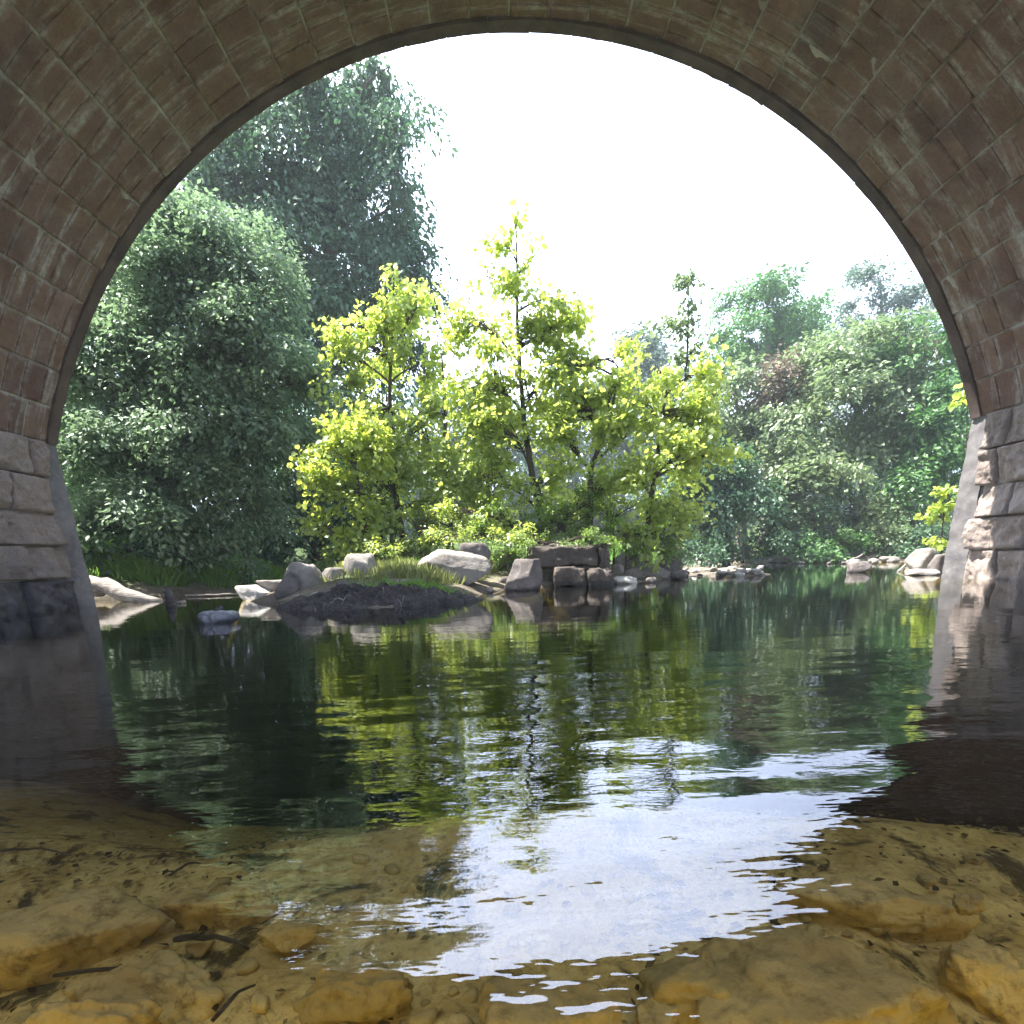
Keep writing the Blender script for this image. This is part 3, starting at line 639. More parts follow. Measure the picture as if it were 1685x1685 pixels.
def tree(name, label, lobes, base, leaf, lsize, nleaf, spray, mat, bark, cat='tree', droop=.35, dens=1.0, trunk_r=.15, trunk_pts=None, seed=1, group=None, syc=False, fill=.35, tjit=.18, twig=.004, nrand=.75, under=None, minor=True):
    """lobes: (u, v, Y, rx px, ry px, depth m, number of sprays); trunk through trunk_pts; limbs reach every lobe"""
    r = np.random.default_rng(seed)
    base = np.asarray(base, float); root = empty(name, tuple(base), label, cat, group)
    tb = Acc(); Cc, Aa, Nn, Ss, Tt = [], [], [], [], []
    tp = np.array([base] + [np.asarray(q, float) for q in (trunk_pts or [])])
    if len(tp) > 1:
        ts = np.linspace(0, 1, 6*len(tp)); k = np.linspace(0, 1, len(tp)); tp2 = np.stack([np.interp(ts, k, tp[:, i]) for i in range(3)], -1)
        tp2 += trunk_r*.5*np.stack([vnoise(P3(ts*4, ts*0+i, seed), 5) for i in range(3)], -1)*np.sin(ts*np.pi)[:, None]
        tb.tube(tp2-base, trunk_r*(1-.82*ts**.8)*(1+.5*np.exp(-ts*25)), 9)
    else: tp2 = tp
    for (u, v, Yd, rx, ry, dp, ns) in lobes:
        c = at(u, v, Yd); k = Yd/FPX; rad = np.array([rx*k, dp, ry*k]); rad = np.maximum(rad*.4, rad-.42*spray); ns = max(2, int(ns*dens))
        # limb from the trunk to the lobe
        zt = c[2]-.9*rad[2]-.25*abs(c[0]-base[0]); j = int(np.argmin(np.abs(tp2[:, 2]-max(zt, base[2]+.1*(c[2]-base[2])))))
        p0 = tp2[j]; mid = (p0+c)/2 + np.array([0, 0, .12*np.linalg.norm(c-p0)]) + r.normal(size=3)*.05*np.linalg.norm(c-p0)
        rl = trunk_r*.42*(1-.5*j/len(tp2)); q = np.linspace(0, 1, 9)[:, None]; limb = (1-q)**2*p0 + 2*q*(1-q)*mid + q*q*c
        tb.tube(limb-base, np.linspace(rl, max(.008, rl*.2), 9), 6)
        nsub = max(2, ns//8); dc = r.normal(size=(nsub, 3)); dc /= np.linalg.norm(dc, axis=1)[:, None]; dc *= (r.uniform(.1, 1, nsub)**fill*r.uniform(.8, 1.38, nsub))[:, None]
        wh = r.integers(0, nsub, ns); d = dc[wh] + r.normal(size=(ns, 3))*.19; o = c + d*rad; d = d/(np.linalg.norm(d, axis=1)[:, None]+.15)
        out = d*np.array([1, 1, .75]) + r.normal(size=(ns, 3))*.35 + [0, 0, .18]; out /= np.linalg.norm(out, axis=1)[:, None]
        Ls = spray*r.uniform(.6, 1.3, ns)
        # twigs
        if minor:
            for i in range(0, ns, 2 if ns > 60 else 1):
                s_ = limb[r.integers(4, 9)]; m_ = (s_+o[i])/2 + [0, 0, .05]
                tb.tube(np.array([s_, m_, o[i], o[i]+out[i]*Ls[i]*.8 - [0, 0, droop*Ls[i]*.5]])-base, [twig*3, twig*2, twig*1.4, twig*.6], 3)
        n = nleaf; t_ = r.uniform(0, 1, (ns, n))
        side = np.cross(out, [0, 0, 1.0]); side /= np.linalg.norm(side, axis=1)[:, None]+1e-6; upv = np.cross(side, out)
        wdt = Ls[:, None]*.42*np.sin(np.clip(t_, .06, 1)*2.7)
        a_ = r.uniform(-1, 1, (ns, n))*wdt; b_ = r.normal(size=(ns, n))*.14*Ls[:, None]
        Cl = o[:, None] + out[:, None]*(t_*Ls[:, None])[..., None] + side[:, None]*a_[..., None] + upv[:, None]*b_[..., None]
        Cl[..., 2] -= droop*(t_**2)*Ls[:, None] + droop*.5*np.abs(a_)
        Al = out[:, None]*.6 + side[:, None]*(np.sign(a_)*.8)[..., None] + r.normal(size=(ns, n, 3))*.45; Al[..., 2] -= .35+droop
        Nl = np.zeros((ns, n, 3)); Nl[..., 2] = 1; Nl += r.normal(size=(ns, 1, 3))*.45; Nl += r.normal(size=(ns, n, 3))*nrand + out[:, None]*.25
        tt = (r.normal(.42, tjit, ns)[:, None] + r.normal(0, tjit*.7, nsub)[wh][:, None] + r.normal(0, .24, (ns, n)))
        Cc.append(Cl.reshape(-1, 3)); Aa.append(Al.reshape(-1, 3)); Nn.append(Nl.reshape(-1, 3)); Ss.append(leaf*r.uniform(.5, 1.35, ns*n)); Tt.append(tt.ravel())
    trk = tb.build('trunk', bark, root, True)
    C = np.concatenate(Cc); keep = C[:, 2] > max(.05, (under if under is not None else .08)); 
    cr_ = leaves_mesh('crown', (C-base)[keep], np.concatenate(Aa)[keep], np.concatenate(Nn)[keep], np.concatenate(Ss)[keep], np.concatenate(Tt)[keep], T_SYC if syc else T_SIMPLE, F_SYC if syc else F_SIMPLE, mat, root)
    return root
def gz(x, y): return float(ground_z(np.array([x], float), np.array([y], float))[0])
def foot(u, Yd, dz=-.06):
    p = at(u, 900, Yd); return np.array([p[0], Yd, gz(p[0], Yd)+dz])
SY = dict(leaf=.098, lsize=0, nleaf=27, spray=.62, mat=L_syc, bark=M_bark, syc=True, droop=.25, trunk_r=.10, nrand=1.0, fill=.5, twig=.004, dens=.95)
GI = 'young sycamores of the island'
tree('sycamore_tree', 'tallest yellow-green sapling of the island, its pointed top bare against the sky',
     [(849, 372, 12.6, 8, 18, .12, 5), (838, 410, 12.6, 22, 18, .25, 6), (872, 430, 12.6, 20, 25, .25, 6), (850, 480, 12.6, 40, 28, .5, 15), (905, 490, 12.6, 28, 28, .4, 11), (800, 455, 12.6, 20, 8, .2, 3), (790, 530, 12.5, 42, 42, .7, 34), (850, 560, 12.5, 50, 45, .8, 42),
      (915, 540, 12.6, 30, 40, .6, 17), (815, 630, 12.5, 60, 50, .9, 62), (880, 640, 12.5, 55, 50, .9, 50), (850, 720, 12.4, 85, 55, 1.0, 85), (800, 790, 12.3, 60, 45, .9, 45), (880, 800, 12.3, 60, 45, .9, 40)],
     foot(906, 12.5), trunk_pts=[at(880, 800, 12.5), at(862, 690, 12.5), at(852, 540, 12.6), at(850, 390, 12.6)], seed=11, group=GI, **SY)
tree('sycamore_tree', 'slender yellow-green sapling standing in front of the dark tall tree',
     [(655, 455, 13.4, 18, 26, .3, 10), (640, 500, 13.4, 34, 30, .5, 22), (675, 530, 13.4, 30, 40, .5, 20), (600, 545, 13.4, 22, 22, .4, 9), (630, 580, 13.4, 55, 42, .7, 42), (575, 590, 13.3, 32, 22, .5, 13), (560, 640, 13.2, 28, 26, .5, 12), (690, 600, 13.4, 30, 45, .6, 24), (640, 670, 13.3, 62, 45, .9, 52), (700, 700, 13.2, 40, 50, .7, 34), (650, 760, 13.2, 62, 50, .9, 50), (668, 830, 13, 50, 40, .8, 36)],
     foot(668, 13.2), trunk_pts=[at(652, 800, 13.3), at(642, 650, 13.3), at(655, 440, 13.4)], seed=12, group=GI, **SY)
SY2 = dict(SY, mat=L_yel, tjit=.25, dens=1.35)
tree('sycamore_tree', 'brightest yellow leaning sapling at the left end of the island',
     [(572, 700, 12.0, 40, 28, .5, 20), (540, 735, 12, 36, 35, .5, 24), (595, 745, 12, 40, 38, .6, 30), (530, 790, 11.9, 32, 28, .4, 16), (580, 810, 11.9, 50, 38, .6, 30), (540, 870, 11.7, 28, 22, .4, 14), (575, 895, 11.6, 25, 18, .35, 10)],
     foot(600, 12.0), trunk_pts=[at(598, 850, 12), at(585, 780, 12), at(572, 700, 12)], seed=13, group=GI, **SY2)
tree('sycamore_tree', 'low sapling in the gap between the slender one and the tallest',
     [(728, 590, 13.6, 22, 14, .3, 5), (735, 680, 13.4, 35, 40, .6, 20), (745, 740, 13.2, 45, 40, .8, 34), (720, 800, 13.0, 50, 35, .8, 34), (760, 830, 12.6, 50, 28, .8, 30)],
     foot(740, 13.2), trunk_pts=[at(738, 800, 13.2), at(734, 690, 13.3), at(728, 600, 13.5)], seed=14, group=GI, **SY)
tree('sycamore_tree', 'forked sapling with spreading bare limbs right of the tallest one',
     [(955, 600, 12.3, 38, 32, .6, 24), (1005, 590, 12.3, 35, 24, .6, 18), (940, 660, 12.3, 40, 40, .7, 26), (1000, 650, 12.3, 50, 40, .8, 34), (1030, 720, 12.2, 55, 42, .8, 40), (940, 740, 12.2, 40, 40, .8, 24), (985, 810, 12.1, 60, 35, .8, 34)],
     foot(968, 12.3), trunk_pts=[at(968, 850, 12.3), at(972, 765, 12.3), at(1000, 700, 12.3), at(1020, 610, 12.3)], seed=15, group=GI, **dict(SY, trunk_r=.11))
tree('sycamore_tree', 'broad yellow-green sapling at the right end of the island over the rubble',
     [(1085, 610, 12.2, 40, 30, .6, 22), (1135, 620, 12.2, 30, 30, .5, 16), (1080, 680, 12.1, 55, 42, .8, 46), (1140, 690, 12.1, 40, 42, .7, 32), (1165, 750, 12.0, 28, 26, .5, 16), (1110, 760, 12, 60, 40, .8, 46), (1060, 800, 11.9, 50, 40, .7, 34), (1110, 830, 11.9, 50, 34, .7, 30), (1050, 880, 11.6, 28, 18, .4, 10), (1130, 860, 11.8, 28, 20, .4, 10)],
     foot(1062, 12.0), trunk_pts=[at(1066, 850, 12), at(1085, 740, 12.1), at(1100, 620, 12.2)], seed=16, group=GI, **SY)
tree('sycamore_tree', 'thin dull sapling poking above the others at the right, leaves against the sky',
     [(1133, 470, 14.2, 14, 22, .2, 7), (1138, 510, 14.2, 18, 24, .3, 9), (1120, 545, 14.2, 26, 18, .3, 8), (1100, 520, 14.2, 10, 22, .2, 3), (1140, 580, 14.2, 26, 22, .4, 10), (1120, 640, 14.2, 40, 40, .6, 22)],
     foot(1120, 14.2), trunk_pts=[at(1120, 700, 14.2), at(1130, 580, 14.2), at(1134, 460, 14.2)], seed=17, group=GI, **dict(SY, mat=L_right, trunk_r=.06))
# undergrowth of the island
def shrub(label, lobes, mat, seed, leaf=.07, nleaf=26, spray=.28, name='shrub', **kw):
    u, v, Yd = lobes[0][:3]
    return tree(name, label, lobes, foot(u, Yd), leaf, 0, nleaf, spray, mat, M_bark, cat='shrub', droop=.2, trunk_r=.03, trunk_pts=[at(u, v, Yd)], seed=seed, fill=.45, twig=.003, group=kw.pop('group', None), **kw)
GU = 'shrubs of the island undergrowth'
shrub('dense dark green shrub above the long masonry block', [(930, 868, 11.9, 60, 30, .6, 60), (880, 880, 11.7, 40, 22, .5, 30), (975, 872, 11.8, 35, 28, .5, 34)], L_under, 31, group=GU)
shrub('leafy shrub at the foot of the tallest sapling', [(840, 860, 12.0, 55, 34, .6, 60), (800, 885, 11.6, 45, 24, .5, 34)], L_under, 32, group=GU)
shrub('low bright shrub behind the largest flat-topped boulder', [(760, 868, 12.3, 45, 30, .6, 40), (720, 858, 12.5, 30, 24, .5, 22)], L_syc, 33, group=GU)
shrub('upright leafy shrub between the brightest sapling and the grass', [(628, 850, 12.2, 26, 60, .4, 46), (655, 885, 12.0, 30, 30, .4, 26)], L_under, 34, group=GU)
shrub('weedy green shrub behind the pale blocky rock', [(590, 915, 12.0, 40, 22, .4, 34), (560, 925, 11.8, 24, 14, .3, 16)], L_under, 51, group=GU)
shrub('weedy shrub spreading between the slender and the low sapling', [(700, 890, 12.3, 45, 24, .5, 44), (665, 905, 12.0, 34, 16, .4, 26)], L_under, 52, group=GU)
shrub('green shrub under the forked sapling, right of the tallest one', [(905, 850, 12.2, 50, 30, .6, 50), (950, 840, 12.2, 50, 34, .6, 50)], L_under, 53, group=GU)
shrub('green shrub filling the space under the broad right sapling', [(1010, 850, 12.3, 50, 34, .6, 50), (1090, 880, 12.3, 50, 34, .6, 50)], L_under, 54, group=GU)
shrub('bright weedy shrub at the far left foot of the island saplings', [(640, 800, 12.8, 60, 50, .6, 50), (600, 860, 12.4, 40, 40, .5, 34)], L_syc, 55, group=GU)
shrub('sunny light green weeds standing between the slender sapling and the largest boulder', [(690, 870, 11.6, 60, 34, .5, 60), (640, 905, 11.0, 34, 22, .4, 34), (740, 885, 11.2, 40, 22, .4, 34)], L_syc, 56, group=GU, leaf=.06)
shrub('bright leafy shrub low in front of the tallest sapling, touching the masonry', [(800, 845, 11.9, 60, 34, .6, 60), (860, 885, 11.2, 40, 20, .4, 34)], L_syc, 57, group=GU, leaf=.08)
shrub('dark weeds hanging over the front of the long upper masonry block', [(900, 893, 10.7, 34, 14, .25, 26), (955, 888, 10.8, 36, 14, .25, 26), (1000, 900, 10.6, 18, 16, .2, 14)], L_under, 58, group=GU, leaf=.05)
shrub('ragged shrub over the rubble heap', [(1030, 880, 11.8, 38, 30, .5, 36), (1075, 905, 11.8, 30, 16, .4, 18)], L_under, 35, group=GU)
shrub('small pale green shrub at the right tip of the island', [(1110, 900, 12.2, 26, 22, .4, 20), (1085, 870, 12.2, 25, 25, .4, 18)], L_right, 36, group=GU)
shrub('small shrub trailing over the edge of the largest boulder', [(835, 915, 11.0, 26, 24, .3, 22)], L_under, 37, group=GU)
shrub('bright yellow leafy shrub hugging the outer edge of the right pier', [(1552, 850, 13.2, 16, 26, .3, 14), (1548, 885, 13, 12, 14, .2, 6), (1566, 815, 13.2, 10, 20, .2, 6)], L_yel, 38, leaf=.12, nleaf=12, spray=.26, syc=True)
shrub('yellow leaf sprig beside the dark ring of the arch on the right', [(1592, 655, 13.5, 10, 14, .2, 4)], L_yel, 39, leaf=.15, nleaf=9, spray=.3, syc=True)

# left bank
LB = dict(leaf=.125, lsize=0, nleaf=92, spray=1.0, dens=1.15, mat=L_map, bark=M_bark, droop=.5, trunk_r=.28, fill=.38, nrand=.38, tjit=.2)
tree('maple_tree', 'large rounded pale green tree on the left bank, its branches sweeping down to the water',
     [(322, 372, 14.5, 50, 34, 1.0, 46), (262, 420, 14.5, 60, 50, 1.2, 62), (385, 410, 14.5, 55, 42, 1.1, 56), (420, 470, 14.3, 46, 46, 1.1, 50), (330, 480, 14.0, 90, 60, 1.4, 105), (220, 520, 14.2, 70, 70, 1.3, 85), (445, 540, 14.2, 42, 46, 1.0, 42),
      (390, 590, 13.8, 75, 60, 1.3, 90), (280, 610, 13.6, 90, 70, 1.4, 110), (170, 640, 13.6, 60, 80, 1.3, 80), (480, 620, 13.8, 38, 36, .9, 30), (350, 700, 13.2, 90, 60, 1.4, 90), (450, 710, 13.4, 60, 50, 1.1, 50), (230, 740, 13.0, 90, 60, 1.3, 85), (150, 780, 13.0, 50, 70, 1.2, 55),
      (320, 800, 12.8, 80, 45, 1.2, 60), (230, 840, 12.6, 80, 40, 1.1, 55), (180, 880, 12.6, 50, 30, .9, 26), (400, 820, 13.0, 45, 34, 1.0, 26)],
     foot(290, 14.6), trunk_pts=[at(300, 760, 14.4), at(310, 560, 14.4), at(318, 400, 14.5)], seed=21, **LB)
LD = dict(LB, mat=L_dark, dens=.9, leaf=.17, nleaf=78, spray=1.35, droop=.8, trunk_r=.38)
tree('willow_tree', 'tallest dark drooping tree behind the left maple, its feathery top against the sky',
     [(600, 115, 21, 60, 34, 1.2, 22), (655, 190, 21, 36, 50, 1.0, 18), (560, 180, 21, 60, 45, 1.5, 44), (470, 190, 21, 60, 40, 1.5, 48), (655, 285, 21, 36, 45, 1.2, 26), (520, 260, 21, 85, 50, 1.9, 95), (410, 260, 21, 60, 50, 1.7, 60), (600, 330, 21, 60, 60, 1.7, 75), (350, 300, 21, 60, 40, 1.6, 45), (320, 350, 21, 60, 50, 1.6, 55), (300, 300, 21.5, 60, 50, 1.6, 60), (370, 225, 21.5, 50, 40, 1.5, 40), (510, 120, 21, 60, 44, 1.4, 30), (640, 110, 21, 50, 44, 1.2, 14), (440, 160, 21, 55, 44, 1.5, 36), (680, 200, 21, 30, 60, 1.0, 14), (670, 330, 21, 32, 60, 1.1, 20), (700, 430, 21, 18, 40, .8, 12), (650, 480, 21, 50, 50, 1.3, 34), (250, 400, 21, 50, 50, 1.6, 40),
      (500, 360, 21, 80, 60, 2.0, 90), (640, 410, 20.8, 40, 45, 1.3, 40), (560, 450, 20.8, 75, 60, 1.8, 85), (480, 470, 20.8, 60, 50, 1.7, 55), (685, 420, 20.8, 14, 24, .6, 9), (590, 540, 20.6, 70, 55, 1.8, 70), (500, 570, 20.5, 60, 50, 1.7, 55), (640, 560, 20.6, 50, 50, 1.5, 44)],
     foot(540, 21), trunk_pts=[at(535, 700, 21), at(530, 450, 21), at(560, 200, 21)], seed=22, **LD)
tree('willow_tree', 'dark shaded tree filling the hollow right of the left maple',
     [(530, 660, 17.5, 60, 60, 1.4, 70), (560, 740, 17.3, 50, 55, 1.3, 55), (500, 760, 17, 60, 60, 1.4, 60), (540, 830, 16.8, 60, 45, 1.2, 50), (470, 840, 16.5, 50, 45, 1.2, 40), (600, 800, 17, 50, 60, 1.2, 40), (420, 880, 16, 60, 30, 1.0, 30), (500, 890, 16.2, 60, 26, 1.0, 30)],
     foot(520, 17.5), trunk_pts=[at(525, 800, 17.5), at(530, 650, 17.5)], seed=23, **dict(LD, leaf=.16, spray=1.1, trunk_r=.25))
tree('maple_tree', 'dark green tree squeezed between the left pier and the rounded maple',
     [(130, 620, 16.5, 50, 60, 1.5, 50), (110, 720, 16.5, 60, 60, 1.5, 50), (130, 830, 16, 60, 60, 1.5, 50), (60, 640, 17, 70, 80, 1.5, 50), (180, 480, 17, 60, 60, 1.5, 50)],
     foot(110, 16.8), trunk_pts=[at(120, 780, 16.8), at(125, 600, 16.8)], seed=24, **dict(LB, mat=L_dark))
# right bank
RB = dict(leaf=.20, lsize=0, nleaf=74, spray=1.3, dens=1.1, mat=L_right, bark=M_barkl, droop=.35, trunk_r=.3, fill=.4, nrand=.45, tjit=.2)
tree('riverside_tree', 'broad pale green tree in the middle of the right bank with an arching grey limb',
     [(1400, 590, 24.5, 70, 34, 2.0, 75), (1340, 620, 24, 60, 40, 1.9, 60), (1460, 620, 24, 60, 45, 1.9, 60), (1390, 680, 23.4, 85, 50, 2.1, 95), (1310, 700, 23.0, 55, 45, 1.7, 55), (1330, 770, 22.4, 70, 40, 1.7, 60), (1290, 820, 22, 55, 38, 1.4, 40), (1440, 740, 23, 60, 40, 1.7, 42), (1310, 870, 21.8, 40, 26, 1.1, 20)],
     foot(1420, 24), trunk_pts=[at(1420, 780, 24), at(1410, 680, 24), at(1400, 590, 24.3)], seed=41, **RB)
tree('riverside_tree', 'fresh green tree at the right end of the bank, half hidden by the arch',
     [(1540, 560, 23, 60, 45, 1.8, 60), (1500, 620, 22.5, 50, 50, 1.7, 50), (1570, 660, 22, 55, 60, 1.7, 60), (1520, 720, 21.6, 55, 50, 1.6, 50), (1560, 780, 21, 50, 50, 1.5, 40), (1620, 600, 22, 60, 80, 1.7, 50), (1500, 790, 21.2, 36, 30, 1.2, 20)],
     foot(1550, 22.5), trunk_pts=[at(1545, 780, 22.5), at(1540, 600, 22.5)], seed=42, **dict(RB, mat=L_green))
tree('riverside_tree', 'faded brownish crown left of the broad pale green tree',
     [(1275, 635, 24.5, 46, 32, 1.4, 50), (1305, 660, 24.3, 30, 22, 1.2, 22)], foot(1270, 24.6), trunk_pts=[at(1272, 760, 24.6), at(1276, 640, 24.6)], seed=43, **dict(RB, mat=L_brown, nleaf=34))
tree('riverside_tree', 'yellowish grey-green tree left of the faded brownish crown',
     [(1210, 640, 25, 40, 30, 1.6, 32), (1200, 690, 24.6, 50, 45, 1.8, 55), (1240, 740, 24, 50, 45, 1.7, 50), (1230, 800, 23, 40, 34, 1.4, 30)],
     foot(1222, 25), trunk_pts=[at(1222, 780, 25), at(1210, 650, 25)], seed=44, **RB)
tree('riverside_tree', 'dark shaded tree with a bare leaning trunk behind the right tip of the island',
     [(1180, 770, 21.5, 45, 40, 1.3, 46), (1150, 820, 21.3, 45, 38, 1.2, 40), (1210, 810, 21.3, 40, 34, 1.2, 34), (1150, 870, 21, 36, 26, 1.0, 22), (1130, 740, 22, 40, 45, 1.2, 30)],
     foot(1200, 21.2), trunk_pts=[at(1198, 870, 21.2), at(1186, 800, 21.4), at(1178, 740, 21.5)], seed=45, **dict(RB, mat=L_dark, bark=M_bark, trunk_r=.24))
tree('riverside_tree', 'round dark green tree rising above the bank trees on the right',
     [(1265, 500, 33, 50, 36, 2.2, 55), (1215, 500, 33, 26, 24, 1.4, 14), (1310, 505, 33, 34, 36, 1.8, 30), (1330, 540, 33, 36, 30, 1.9, 34), (1230, 560, 33, 55, 40, 2.4, 65), (1290, 580, 32.6, 60, 36, 2.3, 65), (1190, 590, 33, 36, 36, 2, 34), (1300, 470, 33, 12, 20, .8, 5), (1255, 470, 33, 20, 14, .9, 6)],
     foot(1260, 33), trunk_pts=[at(1262, 700, 33), at(1262, 500, 33)], seed=46, **dict(RB, mat=L_green, leaf=.2))
tree('riverside_tree', 'bluish tree with a loose open top, highest at the right end',
     [(1450, 460, 36, 45, 22, 2.2, 26), (1420, 490, 36, 34, 16, 1.8, 12), (1480, 490, 36, 40, 20, 2, 20), (1450, 530, 36, 80, 30, 2.8, 75), (1510, 540, 35, 60, 40, 2.6, 55), (1390, 560, 35, 50, 28, 2.3, 40), (1450, 580, 34.6, 80, 30, 2.5, 60)],
     foot(1450, 36), trunk_pts=[at(1450, 700, 36), at(1450, 480, 36)], seed=47, **dict(RB, mat=L_far, leaf=.2))
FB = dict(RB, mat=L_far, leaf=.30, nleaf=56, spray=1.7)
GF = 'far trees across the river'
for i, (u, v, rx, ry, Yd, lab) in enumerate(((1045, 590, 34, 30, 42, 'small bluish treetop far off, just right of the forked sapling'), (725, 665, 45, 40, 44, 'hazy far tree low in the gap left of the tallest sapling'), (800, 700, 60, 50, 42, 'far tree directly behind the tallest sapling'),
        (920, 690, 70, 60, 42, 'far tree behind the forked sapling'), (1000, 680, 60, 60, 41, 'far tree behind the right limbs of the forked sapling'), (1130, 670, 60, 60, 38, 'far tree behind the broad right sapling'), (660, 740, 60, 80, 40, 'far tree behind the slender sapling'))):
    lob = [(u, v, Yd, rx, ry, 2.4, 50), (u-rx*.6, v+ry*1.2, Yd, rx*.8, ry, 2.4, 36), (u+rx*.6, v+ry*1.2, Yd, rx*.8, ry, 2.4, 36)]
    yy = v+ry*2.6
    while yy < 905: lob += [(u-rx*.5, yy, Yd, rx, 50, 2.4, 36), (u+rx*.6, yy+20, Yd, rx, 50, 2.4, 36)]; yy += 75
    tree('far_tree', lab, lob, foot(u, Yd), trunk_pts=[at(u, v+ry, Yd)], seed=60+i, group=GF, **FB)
# low shrubs under the right bank trees
GR = 'shrubs along the right bank'
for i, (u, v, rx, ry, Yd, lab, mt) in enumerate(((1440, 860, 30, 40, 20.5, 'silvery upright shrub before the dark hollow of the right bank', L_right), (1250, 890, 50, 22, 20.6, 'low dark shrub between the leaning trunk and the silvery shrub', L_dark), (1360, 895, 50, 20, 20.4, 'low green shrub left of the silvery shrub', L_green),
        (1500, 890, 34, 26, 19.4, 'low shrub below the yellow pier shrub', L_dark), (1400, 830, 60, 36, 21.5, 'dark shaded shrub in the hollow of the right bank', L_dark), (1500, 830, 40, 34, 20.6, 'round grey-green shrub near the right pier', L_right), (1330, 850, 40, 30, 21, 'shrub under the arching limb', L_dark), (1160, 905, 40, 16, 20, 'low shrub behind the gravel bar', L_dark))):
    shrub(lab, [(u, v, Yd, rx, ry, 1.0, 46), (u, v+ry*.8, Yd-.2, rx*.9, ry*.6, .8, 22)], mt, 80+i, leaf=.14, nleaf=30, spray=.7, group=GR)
GL = 'shrubs along the left bank'
for i, (u, v, rx, ry, Yd, lab, mt) in enumerate(((210, 905, 50, 26, 12.4, 'low dark shrub over the fallen log', L_dark), (310, 900, 50, 30, 12.8, 'low dark shrub under the sweeping maple branches', L_dark), (400, 900, 40, 28, 13.2, 'green shrub on the grassy left bank', L_map), (150, 930, 30, 20, 12.0, 'shrub right beside the outer edge of the left pier', L_dark), (620, 900, 34, 20, 13.4, 'weedy shrub behind the island grass', L_under))):
    shrub(lab, [(u, v, Yd, rx, ry, .7, 46)], mt, 90+i, leaf=.09, nleaf=34, spray=.5, group=GL)

# ---- grass
def grass(name, label, poly, n, h, mat, seed, zmin=.03):
    r = np.random.default_rng(seed); poly = np.asarray([p[:2] for p in poly], float); lo, hi = poly.min(0), poly.max(0)
    x, y = r.uniform(lo[0], hi[0], n*2), r.uniform(lo[1], hi[1], n*2); k = sdf_poly(x, y, poly) > 0; x, y = x[k], y[k]
    dn = fbm(P3(x*1.3, y*1.3), seed, 3); k = dn > r.uniform(-.9, .5, len(x)); x, y, dn = x[k], y[k], dn[k]
    z = ground_z(x, y); k = z > zmin; x, y, z, dn = x[k][:n], y[k][:n], z[k][:n], dn[k][:n]; n = len(x)
    C = np.stack([x, y, z-.02], -1); A = r.normal(size=(n, 3))*.42; A[:, 2] = 1; N = r.normal(size=(n, 3)); N[:, 2] *= .3
    T = np.array([[0, .05, 0], [.55, .035, .0], [1, 0, .12], [.55, -.035, .0], [0, -.05, 0]]); F = [[0, 1, 3, 4], [1, 2, 3, 3]]
    T4 = np.array([[0, .055, 0], [.6, .04, .05], [1, 0, .16], [0, -.055, 0]])
    o = leaves_mesh(name, C, A, N, h*r.uniform(.5, 1.3, n)*(1+.5*dn), r.normal(.5, .2, n)+.3*dn, T4, [[0, 1, 2], [0, 2, 3]], mat, None)
    tag(o, label, 'grass', kind='stuff')
grass('grass', 'tall dark green grass on the shaded left bank behind the log', [(-9, 11), g(330, 976), g(430, 971), (-3.0, 14.2), (-2.6, 16), (-12, 17)], 46000, .34, L_grass, 201)
grass('grass', 'dry yellow-green grass and weeds between the island boulders', [g(520, 985), g(640, 992), g(760, 978), g(860, 955), (1.5, 13.5), (-2.6, 14)], 15000, .19, L_grassl, 202, .10)
grass('grass', 'short grass tuft on the crest of the mud mound', [g(640, 968), g(760, 962), g(765, 975), g(650, 980)], 1500, .16, L_grass, 203, -.1)
grass('grass', 'green grass along the foot of the right bank', [(3.5, 19.9), g(1300, 922), g(1500, 921), (16, 19.5), (16, 24), (3, 24)], 40000, .42, L_grass, 204, .06)
# tuft on the mound crest sits on the mound itself
r = np.random.default_rng(9); n = 2600
x = r.normal(.45, .28, n); y = r.normal(.15, .13, n); a9 = R_(9)
me_v = np.empty(len(mound.data.vertices)*3); mound.data.vertices.foreach_get('co', me_v); me_v = me_v.reshape(90, 90, 3)
ii = np.clip(((x/1.50+1)/2*89).astype(int), 0, 89); jj = np.clip(((y/.62+1)/2*89).astype(int), 0, 89); z = me_v[ii, jj, 2]
C = np.stack([x*math.cos(a9)-y*math.sin(a9)+mound.location[0], x*math.sin(a9)+y*math.cos(a9)+mound.location[1], z+mound.location[2]-.01], -1)
A = r.normal(size=(n, 3))*.5; A[:, 2] = .8
o = leaves_mesh('grass', C, A, r.normal(size=(n, 3)), r.uniform(.04, .12, n), r.normal(.5, .2, n), np.array([[0, .055, 0], [.6, .04, .05], [1, 0, .16], [0, -.055, 0]]), [[0, 1, 2], [0, 2, 3]], L_grass, None)
tag(o, 'green weeds growing over the top of the mud mound', 'grass', kind='stuff')

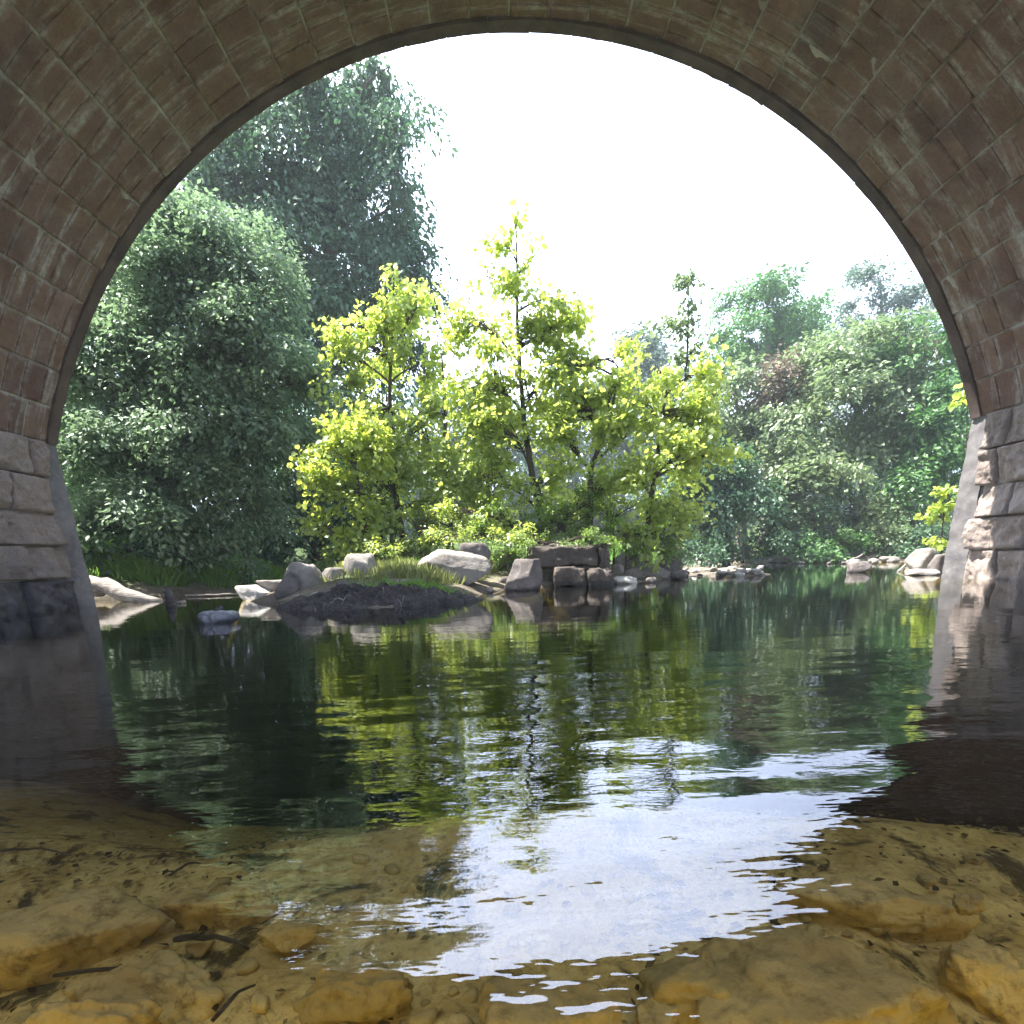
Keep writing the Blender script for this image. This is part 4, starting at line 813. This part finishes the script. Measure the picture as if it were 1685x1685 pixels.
# ---- far woods closing the valley: one mass nobody could count
r = np.random.default_rng(404); n = 90000
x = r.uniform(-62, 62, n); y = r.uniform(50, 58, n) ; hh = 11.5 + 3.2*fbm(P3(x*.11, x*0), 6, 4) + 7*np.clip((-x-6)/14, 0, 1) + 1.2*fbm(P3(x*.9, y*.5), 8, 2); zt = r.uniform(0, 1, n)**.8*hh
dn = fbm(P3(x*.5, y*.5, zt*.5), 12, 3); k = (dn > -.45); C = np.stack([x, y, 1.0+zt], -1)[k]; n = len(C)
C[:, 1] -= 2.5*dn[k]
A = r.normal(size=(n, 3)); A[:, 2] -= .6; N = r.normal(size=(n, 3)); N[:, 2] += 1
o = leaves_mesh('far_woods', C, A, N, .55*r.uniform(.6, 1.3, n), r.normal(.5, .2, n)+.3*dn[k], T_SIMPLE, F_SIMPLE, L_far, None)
tag(o, 'hazy woods closing the valley far behind the trees of both banks', 'woods', kind='stuff')

# ---- leaf litter and grit lying on the shallow bed
r = np.random.default_rng(77); n = 4200
x = r.uniform(-1.6, 1.7, n); y = r.uniform(.35, 2.3, n); dn = fbm(P3(x*2.2, y*2.2), 31, 4); k = dn > r.uniform(-.5, .7, n); x, y = x[k], y[k]; n = len(x)
z = ground_z(x, y)+.012; C = np.stack([x, y, z], -1); A = r.normal(size=(n, 3)); A[:, 2] *= .15; N = r.normal(size=(n, 3))*.25; N[:, 2] = 1
M_lit = mat_leaf('sunken_leaf', (.035, .025, .012), (.40, .30, .12), .05, (.2, .15, .05), .02)
o = leaves_mesh('leaf_litter', C, A, N, r.uniform(.008, .035, n), r.normal(.3, .3, n), T_SIMPLE, F_SIMPLE, M_lit, None)
tag(o, 'brown leaf litter and grit on the shallow river bed', 'leaf litter', kind='stuff')
# ---- humid summer air
t = NT('haze'); v = t.node('ShaderNodeVolumePrincipled', {'Color': (.80, .90, .92, 1), 'Density': .0022, 'Anisotropy': .2}); t.l.new(v.outputs[0], t.out.inputs['Volume'])
hz = Acc(); hz.box((-330, -70, -4.6), (330, 430, 29)); hz = hz.build('haze', t.m); tag(hz, kind='stuff')

r = np.random.default_rng(19); c0 = at(963, 682, 12.1); n = 420; C = c0 + np.clip(r.normal(size=(n, 3)), -1.3, 1.3)*[.09, .09, .06]
o = leaves_mesh('dead_leaves', C-c0, r.normal(size=(n, 3)), r.normal(size=(n, 3)), r.uniform(.05, .10, n), r.normal(.4, .2, n), T_SIMPLE, F_SIMPLE, mat_leaf('dead_leaf', (.02, .016, .012), (.08, .055, .035), .1, (.06, .04, .02), .02), None)
o.location = c0; tag(o, 'dark clump of dead leaves caught high in the forked sapling', 'leaf clump')
